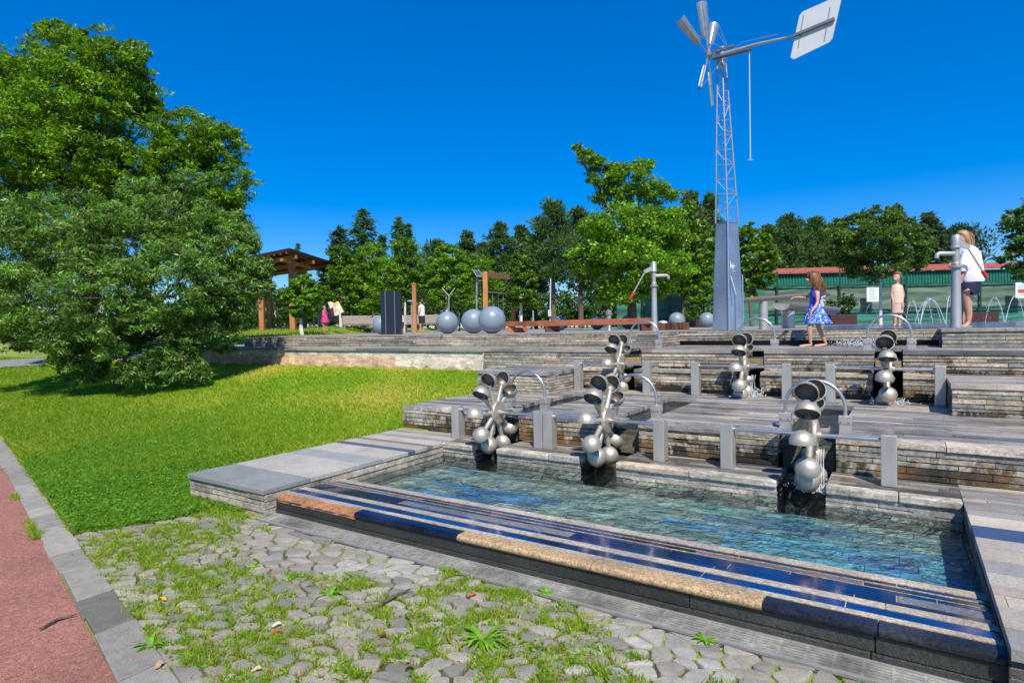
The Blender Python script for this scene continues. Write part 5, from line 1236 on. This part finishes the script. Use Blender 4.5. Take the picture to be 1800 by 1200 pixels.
# ------------------------------------------------------------------ water jets
def jet(pa, pb, h, label, seed):
    rr = random.Random(seed); a, b = Vector(pa), Vector(pb); pts = []
    for i in range(17):
        t = i/16; pts.append(a.lerp(b, t)+Z_*(4*h*t*(1-t)))
    mb = MB(); mb.tube(pts, [.012-.004*i/16 for i in range(17)], 6)
    for _ in range(45):
        t = rr.uniform(.35, 1); p = a.lerp(b, t)+Z_*(4*h*t*(1-t))+Vector((rr.gauss(0, .05), rr.gauss(0, .05), rr.gauss(0, .06))); s = rr.uniform(.007, .016)
        if p.z < D4: continue
        mb.lathe(p, Z_, [(.0005, -s), (s*.8, 0), (.0005, s)], 5)
    tag(mb.build('water_jet', M_foam, None, smooth=True), label, 'water jet', 'arching jets on the wet plaza')
for i, (x0, x1, ytop, d, lb) in enumerate(((1546, 1518, 533, 24, 'low jet arching left of the white trunk'), (1616, 1592, 528, 22, 'jet arching left beside the blurred child'), (1662, 1608, 524, 21, 'long jet arching left, landing near the blurred child'), (1618, 1640, 530, 22, 'small jet between the blurred child and the pump'), (1618, 1655, 526, 23, 'tall jet just left of the pump'), (1663, 1676, 520, 19, 'steep jet rising close to the left side of the pump'), (1766, 1732, 522, 22, 'jet falling away to the left on the right hand plaza'), (1768, 1802, 520, 22, 'jet arching right at the right edge'))):
    a = G(x0, d, D4); b = G(x1, d+.4, D4); jet(a, b, at(x0, ytop, d).z-D4, lb, i)

# ------------------------------------------------------------------ people
def skin_body(name, J, E, parent, m, sub=2):
    names = list(J); me = bpy.data.meshes.new(name); me.from_pydata([tuple(J[k][0]) for k in names], [(names.index(a), names.index(b)) for a, b in E], [])
    o = link(name, me, m, parent); sk = o.modifiers.new('skin', 'SKIN'); sk.use_smooth_shade = True
    lay = me.skin_vertices[0].data
    for i, k in enumerate(names):
        rr = J[k][1]; lay[i].radius = rr if isinstance(rr, tuple) else (rr, rr); lay[i].use_root = (i == 0)
    s = o.modifiers.new('sub', 'SUBSURF'); s.levels = sub; s.render_levels = sub
    return o
def loft(mb, rings, n=24, col=(.5, .5, .5), ripple=0, cap=False, dirx=None, diry=None):    # rings: centre, half width (image), half depth
    dx = dirx or _r0; dy = diry or fwd; vs = []
    for j, (c, a, b) in enumerate(rings):
        for k in range(n):
            t = 2*math.pi*k/n; rp_ = 1+ripple*(j/(len(rings)-1))*math.sin(k*2*math.pi/n*7)
            vs.append(Vector(c)+dx*(a*math.cos(t)*rp_)+dy*(b*math.sin(t)*rp_))
    fs = [(i*n+k, i*n+(k+1) % n, (i+1)*n+(k+1) % n, (i+1)*n+k) for i in range(len(rings)-1) for k in range(n)]
    if cap: fs += [tuple(range(n))[::-1], tuple(range((len(rings)-1)*n, len(rings)*n))]
    mb.add(vs, fs, col)
def hairs(mb, roots, tips, r_, n, seed, mid=None):
    rr = random.Random(seed)
    for _ in range(n):
        a = roots(rr); b = tips(rr, a); c = a.lerp(b, .5)+(mid or Vector((0, 0, 0)))+Vector((rr.uniform(-.01, .01), rr.uniform(-.01, .01), 0))
        mb.tube([a, c, b], [r_, r_, r_*.3], 4)
def hand(J, E, base, wrist, dv, side, nrm, s=1.0, curl=.35):
    # palm plus five finger chains hanging on the wrist joint
    dv, side, nrm = Vector(dv).normalized(), Vector(side).normalized(), Vector(nrm).normalized(); w_ = Vector(J[wrist][0])
    J[base+'palm'] = (w_+dv*.035*s, (.017*s, .012*s)); E.append((wrist, base+'palm'))
    J[base+'kn'] = (w_+dv*.065*s, (.018*s, .011*s)); E.append((base+'palm', base+'kn'))
    for i, (o_, l) in enumerate(((-.018, .052), (-.006, .060), (.007, .056), (.019, .044))):
        a = w_+dv*.082*s+side*o_*s; b = a+(dv+nrm*curl).normalized()*l*.5*s; c = b+(dv+nrm*curl*2.4).normalized()*l*.5*s
        for q, p, rr in (('a', a, .0062), ('b', b, .0056), ('c', c, .0045)): J[base+q+str(i)] = (p, rr*s)
        E += [(base+'kn', base+'a'+str(i)), (base+'a'+str(i), base+'b'+str(i)), (base+'b'+str(i), base+'c'+str(i))]
    a = w_+dv*.03*s-side*.022*s; b = a+(dv*.7-side*.6).normalized()*.028*s; c = b+(dv-side*.1+nrm*.3).normalized()*.022*s
    J[base+'ta'] = (a, .008*s); J[base+'tb'] = (b, .0068*s); J[base+'tc'] = (c, .005*s); E += [(base+'palm', base+'ta'), (base+'ta', base+'tb'), (base+'tb', base+'tc')]

# --- girl in blue dress
gd = EYE.z; P0 = G(1430, 9.95, D3); dG = 9.95; gz = D3-at(1426, 605.3, dG).z
def Pg(x, y, o=0): return at(x, y, dG+o)+Z_*gz
GP = empty('person', Vector((P0.x, P0.y, D3)), 'barefoot girl in a blue patterned dress walking left', 'person')
J = {'pelvis': (Pg(1433, 549), (.085, .07)), 'waist': (Pg(1432, 533), (.07, .055)), 'chest': (Pg(1434, 518), (.075, .055)), 'neck0': (Pg(1434, 506), (.045, .04)), 'neck': (Pg(1431, 499), .028), 'head0': (Pg(1428, 491), (.055, .055)), 'head': (Pg(1427, 483), (.078, .07)), 'crown': (Pg(1428, 476), (.055, .05)),
     'jaw': (Pg(1421, 490), (.032, .03)), 'nose': (Pg(1417, 486.5), .008),
     'hipL': (Pg(1430, 556, -.05), .062), 'kneeL': (Pg(1423, 573, -.06), .042), 'calfL': (Pg(1423.5, 583, -.06), .038), 'ankL': (Pg(1424.5, 597, -.06), .024), 'heelL': (Pg(1426, 603, -.06), .022), 'balL': (Pg(1412, 604, -.06), (.026, .016)), 'toeL': (Pg(1405, 604.6, -.06), (.02, .010)),
     'hipR': (Pg(1437, 556, .07), .06), 'kneeR': (Pg(1439, 572, .08), .042), 'calfR': (Pg(1443.5, 583, .08), .037), 'ankR': (Pg(1450, 596.5, .08), .024), 'heelR': (Pg(1453, 602, .08), .022), 'balR': (Pg(1438, 603.6, .08), (.026, .016)), 'toeR': (Pg(1431, 604.2, .08), (.02, .010)),
     'shR': (Pg(1437, 509, -.12), .038), 'elR': (Pg(1437, 529, -.15), .026), 'faR': (Pg(1432, 537, -.17), .023), 'wrR': (Pg(1426.5, 544, -.18), .0165),
     'shL': (Pg(1430, 509, .12), .036), 'elL': (Pg(1417, 520, .17), .025), 'wrL': (Pg(1403, 519, .12), .0165)}
E = [('pelvis', 'waist'), ('waist', 'chest'), ('chest', 'neck0'), ('neck0', 'neck'), ('neck', 'head0'), ('head0', 'head'), ('head', 'crown'), ('head0', 'jaw'), ('jaw', 'nose'), ('pelvis', 'hipL'), ('hipL', 'kneeL'), ('kneeL', 'calfL'), ('calfL', 'ankL'), ('ankL', 'heelL'), ('heelL', 'balL'), ('balL', 'toeL'),
     ('pelvis', 'hipR'), ('hipR', 'kneeR'), ('kneeR', 'calfR'), ('calfR', 'ankR'), ('ankR', 'heelR'), ('heelR', 'balR'), ('balR', 'toeR'), ('chest', 'shR'), ('shR', 'elR'), ('elR', 'faR'), ('faR', 'wrR'), ('chest', 'shL'), ('shL', 'elL'), ('elL', 'wrL')]
hand(J, E, 'hr', 'wrR', -_r0*.35-Z_, fwd, -_r0, 1.0); hand(J, E, 'hl', 'wrL', -_r0-Z_*.05, fwd, -Z_, 1.0, .45)
skin_body('body', J, E, GP, M_skin)
def clothpattern(name, a, b, scale, th):
    def f(t, src, co, bs):
        N = t.nodes.new; L = t.links.new; n = N('ShaderNodeTexNoise'); n.inputs['Scale'].default_value = scale; n.inputs['Detail'].default_value = 2; n.inputs['Distortion'].default_value = 2.5; L(co, n.inputs[0])
        g_ = N('ShaderNodeMath'); g_.operation = 'GREATER_THAN'; g_.inputs[1].default_value = th; L(n.outputs[0], g_.inputs[0])
        mx = N('ShaderNodeMix'); mx.data_type = 'RGBA'; L(g_.outputs[0], mx.inputs['Factor']); L(src, mx.inputs[6]); mx.inputs[7].default_value = (*b, 1); return mx.outputs[2]
    return mat(name, a, .7, extra=f)
M_dress = clothpattern('blue_dress', (.008, .06, .48), (.40, .62, .85), 16, .56); M_bod = mat('blue_bodice', (.01, .03, .48), .65)
mb = MB(); loft(mb, [(Pg(1432.5, 531), .082, .075), (Pg(1433, 541), .125, .105), (Pg(1435, 553), .175, .14), (Pg(1437.5, 565.5), .225, .17), (Pg(1438, 564.5), .20, .16)], 42, ripple=.10); mb.build('dress_skirt', M_dress, GP, smooth=True)
mb = MB(); loft(mb, [(Pg(1433, 506.5), .062, .062), (Pg(1433.5, 511), .080, .095), (Pg(1433.5, 519), .088, .085), (Pg(1432, 531.5), .080, .073)], 28); mb.build('dress_bodice', M_bod, GP, smooth=True)
mb = MB(); q = Pg(1443, 521, -.04)
for s in (1, -1): loft(mb, [(q, .012, .012), (q+_r0*.05+Z_*.035*s, .03, .012), (q+_r0*.075+Z_*.05*s, .004, .004)], 8)
loft(mb, [(q-Z_*.02, .03, .02), (q-Z_*.13+_r0*.02, .035, .015)], 8); mb.build('waist_bow', M_white, GP, smooth=True)
M_hair = mat('brown_hair', (.20, .095, .04), .45, noise=[(60, .45, (1, 1, .1))]); mb = MB()
hc = Pg(1428.5, 481)
loft(mb, [(Pg(1429, 471.5), .02, .02), (Pg(1429, 473), .06, .055), (Pg(1429, 478), .094, .088), (Pg(1430, 485), .100, .092), (Pg(1433, 493), .090, .085), (Pg(1437, 503), .078, .078), (Pg(1440, 511), .055, .055), (Pg(1442, 515), .015, .02)], 20)
def rt_(rr):
    a = rr.uniform(0, 6.28); return hc+_r0*(.085*math.cos(a)+.012)+fwd*(.082*math.sin(a))+Z_*rr.uniform(-.02, .07)
hairs(mb, rt_, lambda rr, a: Vector((a.x, a.y, 0))+_r0*rr.uniform(.06, .13)+Z_*(hc.z-rr.uniform(.24, .38)), .008, 90, 3, _r0*.03)
def rf_(rr): return hc-_r0*.07+fwd*rr.uniform(-.07, .05)+Z_*rr.uniform(.0, .05)
hairs(mb, rf_, lambda rr, a: a-Z_*rr.uniform(.1, .17)+_r0*rr.uniform(-.01, .02), .007, 26, 5)
mb.build('hair', M_hair, GP, smooth=True)

# --- woman behind the pump
wp = G(1701, 10.15, D4); dW = 10.15
def Pw(x, y, o=0): return at(x, y, dW+o)
zf = at(1701, 573, dW).z
WM = empty('person', wp, 'woman in a loose white blouse and navy shorts leaning on the pump', 'person')
J = {'pelvis': (Pw(1702, 501), (.155, .12)), 'waist': (Pw(1703, 484), (.15, .11)), 'chest': (Pw(1702, 455), (.16, .11)), 'neck0': (Pw(1699, 437), (.08, .06)), 'neck': (Pw(1695, 431), .045), 'head0': (Pw(1692, 425), (.065, .06)), 'head': (Pw(1691, 416), (.088, .08)), 'crown': (Pw(1692, 409), (.06, .055)), 'jaw': (Pw(1685, 425), (.035, .03)), 'nose': (Pw(1681, 420), .01),
     'hipL': (Pw(1699, 512, -.08), .095), 'kneeL': (Pw(1701, 541, -.08), .062), 'calfL': (Pw(1703, 552, -.07), .058), 'ankL': (Pw(1702, 568, -.08), .035), 'balL': (Pw(1697, 572, -.1), (.035, .018)), 'toeL': (Pw(1692, 572.5, -.12), (.028, .012)),
     'hipR': (Pw(1697, 512, .1), .09), 'kneeR': (Pw(1693, 541, .12), .06), 'ankR': (Pw(1692, 567, .12), .034), 'balR': (Pw(1688, 571, .12), (.034, .018)), 'toeR': (Pw(1684, 571.5, .12), (.028, .012)),
     'shR': (Pw(1700, 446, -.17), .055), 'elR': (Pw(1694, 474, -.22), .042), 'wrR': (Pw(1689, 490, -.20), .027),
     'shL': (Pw(1699, 446, .17), .055), 'elL': (Pw(1693, 466, .2), .04), 'wrL': (Pw(1684, 462, .1), .026)}
E = [('pelvis', 'waist'), ('waist', 'chest'), ('chest', 'neck0'), ('neck0', 'neck'), ('neck', 'head0'), ('head0', 'head'), ('head', 'crown'), ('head0', 'jaw'), ('jaw', 'nose'), ('pelvis', 'hipL'), ('hipL', 'kneeL'), ('kneeL', 'calfL'), ('calfL', 'ankL'), ('ankL', 'balL'), ('balL', 'toeL'), ('pelvis', 'hipR'), ('hipR', 'kneeR'), ('kneeR', 'ankR'), ('ankR', 'balR'), ('balR', 'toeR'), ('chest', 'shR'), ('shR', 'elR'), ('elR', 'wrR'), ('chest', 'shL'), ('shL', 'elL'), ('elL', 'wrL')]
hand(J, E, 'hr', 'wrR', -Z_-_r0*.3, fwd, -_r0, 1.2); hand(J, E, 'hl', 'wrL', -_r0, fwd, -Z_, 1.2)
skin_body('body', J, E, WM, M_skin)
M_blouse = mat('white_blouse', (.72, .74, .80), .8, noise=[(9, .06, I3)], bump=[(9, .9, (1, 1, .5)), (30, .4, I3)]); M_navy = mat('navy_shorts', (.008, .008, .035), .8)
mb = MB(); loft(mb, [(Pw(1698, 431), .06, .07), (Pw(1700, 437), .12, .15), (Pw(1701, 446), .165, .20), (Pw(1702.5, 462), .19, .19), (Pw(1704, 480), .205, .19), (Pw(1705, 492), .205, .185), (Pw(1705, 496), .19, .175)], 30, ripple=.03)
loft(mb, [(Pw(1700, 440, -.16), .06, .06), (Pw(1698, 455, -.2), .09, .08), (Pw(1696, 468, -.215), .10, .085), (Pw(1693.5, 477, -.22), .065, .06)], 18); mb.build('blouse', M_blouse, WM, smooth=True)
mb = MB(); loft(mb, [(Pw(1703, 488), .17, .15), (Pw(1702, 500), .178, .165), (Pw(1700, 509), .165, .17), (Pw(1697.5, 519), .125, .17), (Pw(1698, 518), .11, .15)], 26); mb.build('shorts', M_navy, WM, smooth=True)
mb = MB(); hc2 = Pw(1693, 414)
M_blond = mat('blond_hair', (.38, .24, .12), .45, noise=[(50, .45, (1, 1, .1))])
loft(mb, [(Pw(1692, 404.5), .02, .02), (Pw(1692, 406), .07, .06), (Pw(1693.5, 411), .105, .095), (Pw(1696, 418), .10, .095), (Pw(1699, 426), .08, .085), (Pw(1702, 435), .055, .06), (Pw(1704, 441), .015, .02)], 18)
def rw_(rr): a = rr.uniform(0, 6.28); return hc2+_r0*(.09*math.cos(a)+.02)+fwd*(.085*math.sin(a))+Z_*rr.uniform(-.02, .06)
hairs(mb, rw_, lambda rr, a: a+_r0*rr.uniform(.03, .08)-Z_*rr.uniform(.15, .26), .008, 60, 4, _r0*.02); mb.build('hair', M_blond, WM, smooth=True)
mb = MB()
for x_, y_, o_ in ((1696, 572.5, -.1), (1688, 571.8, .12)): q = Pw(x_, y_, o_); mb.frame(Vector((q.x, q.y, D4)), _r0, fwd, Z_, -.11, .09, -.045, .045, .002, .022)
mb.build('sandals', M_bench, WM)

# --- blurred child: small figure in pale clothes
dC = 12.9
def Pc(x, y, o=0): return at(x, y, dC+o)
CP = empty('person', G(1577, dC, D4), 'small child in pale pink shirt and shorts standing on the wet plaza', 'person')
J = {'pelvis': (Pc(1577, 545), (.10, .08)), 'waist': (Pc(1577, 533), (.09, .07)), 'chest': (Pc(1577, 519), (.10, .07)), 'neck': (Pc(1576.5, 508), .032), 'head0': (Pc(1576, 503), (.06, .06)), 'head': (Pc(1576, 496), (.08, .075)), 'crown': (Pc(1576, 490), (.055, .05)), 'nose': (Pc(1572, 501, -.06), .012),
     'hipL': (Pc(1573.5, 552), .06), 'kneeL': (Pc(1573, 566), .045), 'ankL': (Pc(1573, 581), .028), 'toeL': (Pc(1571, 583.5, -.1), (.03, .014)), 'hipR': (Pc(1581, 552), .06), 'kneeR': (Pc(1581, 566), .045), 'ankR': (Pc(1581, 581), .028), 'toeR': (Pc(1580, 583.5, -.1), (.03, .014)),
     'shL': (Pc(1569.5, 513), .035), 'elL': (Pc(1567, 528), .027), 'wrL': (Pc(1570, 540, -.08), .018), 'shR': (Pc(1584.5, 513), .035), 'elR': (Pc(1588, 528), .027), 'wrR': (Pc(1586, 541, -.08), .018)}
zshift = D4+.012-J['toeL'][0].z
J = {k: (v[0]+Z_*zshift, v[1]) for k, v in J.items()}
E = [('pelvis', 'waist'), ('waist', 'chest'), ('chest', 'neck'), ('neck', 'head0'), ('head0', 'head'), ('head', 'crown'), ('head0', 'nose'), ('pelvis', 'hipL'), ('hipL', 'kneeL'), ('kneeL', 'ankL'), ('ankL', 'toeL'), ('pelvis', 'hipR'), ('hipR', 'kneeR'), ('kneeR', 'ankR'), ('ankR', 'toeR'), ('chest', 'shL'), ('shL', 'elL'), ('elL', 'wrL'), ('chest', 'shR'), ('shR', 'elR'), ('elR', 'wrR')]
hand(J, E, 'hl', 'wrL', -Z_-fwd*.4, _r0, _r0*.5-fwd, .9); hand(J, E, 'hr', 'wrR', -Z_-fwd*.4, -_r0, -_r0*.5-fwd, .9)
skin_body('body', J, E, CP, M_skin)
def S(v): return v+Z_*zshift
M_pink = mat('pale_pink_cloth', (.56, .40, .33), .8); M_pale = mat('beige_cloth', (.6, .46, .33), .8)
mb = MB(); loft(mb, [(S(Pc(1576.5, 509.5)), .05, .05), (S(Pc(1577, 513)), .10, .08), (S(Pc(1577, 524)), .118, .09), (S(Pc(1577, 538)), .122, .095), (S(Pc(1577, 543)), .125, .098)], 24); mb.build('shirt', M_pale, CP, smooth=True)
mb = MB(); loft(mb, [(S(Pc(1577, 540)), .11, .088), (S(Pc(1577, 550)), .122, .09), (S(Pc(1577, 560)), .125, .085), (S(Pc(1577, 559)), .11, .075)], 24); mb.build('shorts', M_pink, CP, smooth=True)
mb = MB(); loft(mb, [(S(Pc(1577, 487)), .015, .015), (S(Pc(1577, 488.5)), .06, .055), (S(Pc(1577, 493, .02)), .09, .085), (S(Pc(1577, 499, .035)), .085, .07), (S(Pc(1577, 504, .045)), .05, .04)], 20); mb.build('hair', M_hair, CP, smooth=True)

# --- distant people
def simple_person(px, yt, yb, d, zb, label, shirt, bottom, bt='shorts', skirt=False, hair=(.06, .04, .03), face=-1):
    h = (yb-yt)/FPX*d; q = G(px, d, zb); root = empty('person', q, label, 'person'); s = h/1.7
    def p(x, z, y=0): return q+_r0*x*s+fwd*y*s+Z_*z*s
    J = {'pelvis': (p(0, .92), (.13*s, .1*s)), 'chest': (p(0, 1.28), (.14*s, .1*s)), 'neck': (p(0, 1.46), .045*s), 'head0': (p(face*.02, 1.54), .065*s), 'head': (p(face*.01, 1.62), .085*s), 'nose': (p(face*.1, 1.57), .012*s), 'hipL': (p(-.06, .82, -.05), .08*s), 'kneeL': (p(-.06, .48, -.06), .055*s), 'ankL': (p(-.05, .08, -.05), .035*s), 'toeL': (p(-.05+face*.12, .03, -.05), .028*s), 'hipR': (p(.06, .82, .05), .08*s), 'kneeR': (p(.07, .48, .06), .055*s), 'ankR': (p(.10, .08, .05), .035*s), 'toeR': (p(.10+face*.12, .03, .05), .028*s),
         'shL': (p(-.02, 1.38, -.17), .05*s), 'elL': (p(-.04, 1.12, -.22), .038*s), 'wrL': (p(face*.12, .95, -.18), .028*s), 'shR': (p(.02, 1.38, .17), .05*s), 'elR': (p(.05, 1.12, .2), .038*s), 'wrR': (p(face*.05, .93, .18), .028*s)}
    E = [('pelvis', 'chest'), ('chest', 'neck'), ('neck', 'head0'), ('head0', 'head'), ('head0', 'nose'), ('pelvis', 'hipL'), ('hipL', 'kneeL'), ('kneeL', 'ankL'), ('ankL', 'toeL'), ('pelvis', 'hipR'), ('hipR', 'kneeR'), ('kneeR', 'ankR'), ('ankR', 'toeR'), ('chest', 'shL'), ('shL', 'elL'), ('elL', 'wrL'), ('chest', 'shR'), ('shR', 'elR'), ('elR', 'wrR')]
    hand(J, E, 'h1', 'wrL', -Z_, fwd, _r0*face, s); hand(J, E, 'h2', 'wrR', -Z_, fwd, _r0*face, s)
    skin_body('body', J, E, root, M_skin, 1)
    if skirt:
        mb = MB(); loft(mb, [(p(0, 1.45), .08*s, .1*s), (p(0, 1.36), .16*s, .2*s), (p(0, 1.1), .17*s, .17*s), (p(0, .85), .22*s, .19*s), (p(0, .62), .27*s, .22*s)], 20); mb.build('dress', shirt, root, smooth=True)
    else:
        mb = MB(); loft(mb, [(p(0, 1.45), .08*s, .1*s), (p(0, 1.36), .17*s, .21*s), (p(0, 1.15), .18*s, .19*s), (p(0, .88), .18*s, .17*s)], 20); mb.build('shirt', shirt, root, smooth=True)
        mb = MB(); loft(mb, [(p(0, .93), .165*s, .155*s), (p(.01, .8), .17*s, .16*s), (p(.02, .5), .165*s, .15*s)], 20); mb.build(bt, bottom, root, smooth=True)
    mb = MB(); loft(mb, [(p(0, 1.725), .02*s, .02*s), (p(-face*.01, 1.71), .07*s, .07*s), (p(-face*.02, 1.65), .1*s, .1*s), (p(-face*.035, 1.57), .085*s, .09*s)], 14); mb.build('hair', mat('hair_tone', hair, .6), root, smooth=True)
    return root
M_wsh = mat('white_shirt', (.75, .72, .74), .8); M_blk = mat('black_cloth', (.015, .015, .02), .8); M_mag = mat('magenta_dress', (.62, .03, .22), .7)
simple_person(742, 522, 579, 27, D4, 'man in a white shirt and black shorts beside the timber post', M_wsh, M_blk)
simple_person(707, 546, 582, 30, D4, 'small person in white top just right of the black pillar', M_wsh, M_blk, 'trousers')
zk = 1.6-(578-582.6)/1052*-28
simple_person(572, 533, 578, 28, TZ(572, 28), 'girl in a magenta dress holding up a patterned cloth', M_mag, M_blk, skirt=True, hair=(.3, .2, .12), face=1)
# billowing cloth held by the girl in pink
mb = MB(); n = 12; vs = []; rr = random.Random(3)
cn4 = [at(576, 531, 27.8), at(597, 531, 27.6), at(603, 549, 27.4), at(583, 558, 27.8)]
for j in range(n+1):
    for i in range(n+1):
        u, v = i/n, j/n; p = cn4[0].lerp(cn4[1], u).lerp(cn4[3].lerp(cn4[2], u), v); vs.append(p+fwd*(.12*math.sin(u*5+v*3))+Z_*(.03*math.sin(u*9)))
for j in range(n):
    for i in range(n):
        u, v = i/n, j/n; c = (.72, .68, .70)
        if v < .28 and u > .25: c = (.75, .55, .25)
        if .35 < u < .7 and .45 < v < .7 and rr.random() < .5: c = (.75, .40, .03)
        if u < .3 and v > .35: c = (.14, .02, .10)
        k = n+1; mb.add([vs[j*k+i], vs[j*k+i+1], vs[(j+1)*k+i+1], vs[(j+1)*k+i]], [(0, 1, 2, 3)], c)
tag(mb.build('picnic_cloth', mat('printed_cloth', attr=True, rough=.8), None, smooth=True), 'billowing white and yellow printed cloth held by the girl in magenta', 'cloth')
# thin white stakes of the playground fence line
for i, px_ in enumerate((553, 607, 619, 797, 808, 915, 938)):
    q = G(px_, 36, TZ(px_, 36)); mb = MB(); mb.tube([q-Z_*.05, q+Z_*1.15], .05, 8)
    tag(mb.build('tree_stake', M_paint, None, smooth=True), ['white stake left of the girl in magenta', 'white stake right of the patterned cloth', 'white stake left of the benches', 'white stake right of the first ball', 'second white stake right of the first ball', 'white stake right of the climbing frame', 'white stake between climbing frame and pine trunks'][i], 'stake', 'white stakes in the playground')
# one tiny wisp of cloud is left out; far hills are hidden by trees
print('faces', sum(len(o.data.polygons) for o in bpy.data.objects if o.type == 'MESH'))
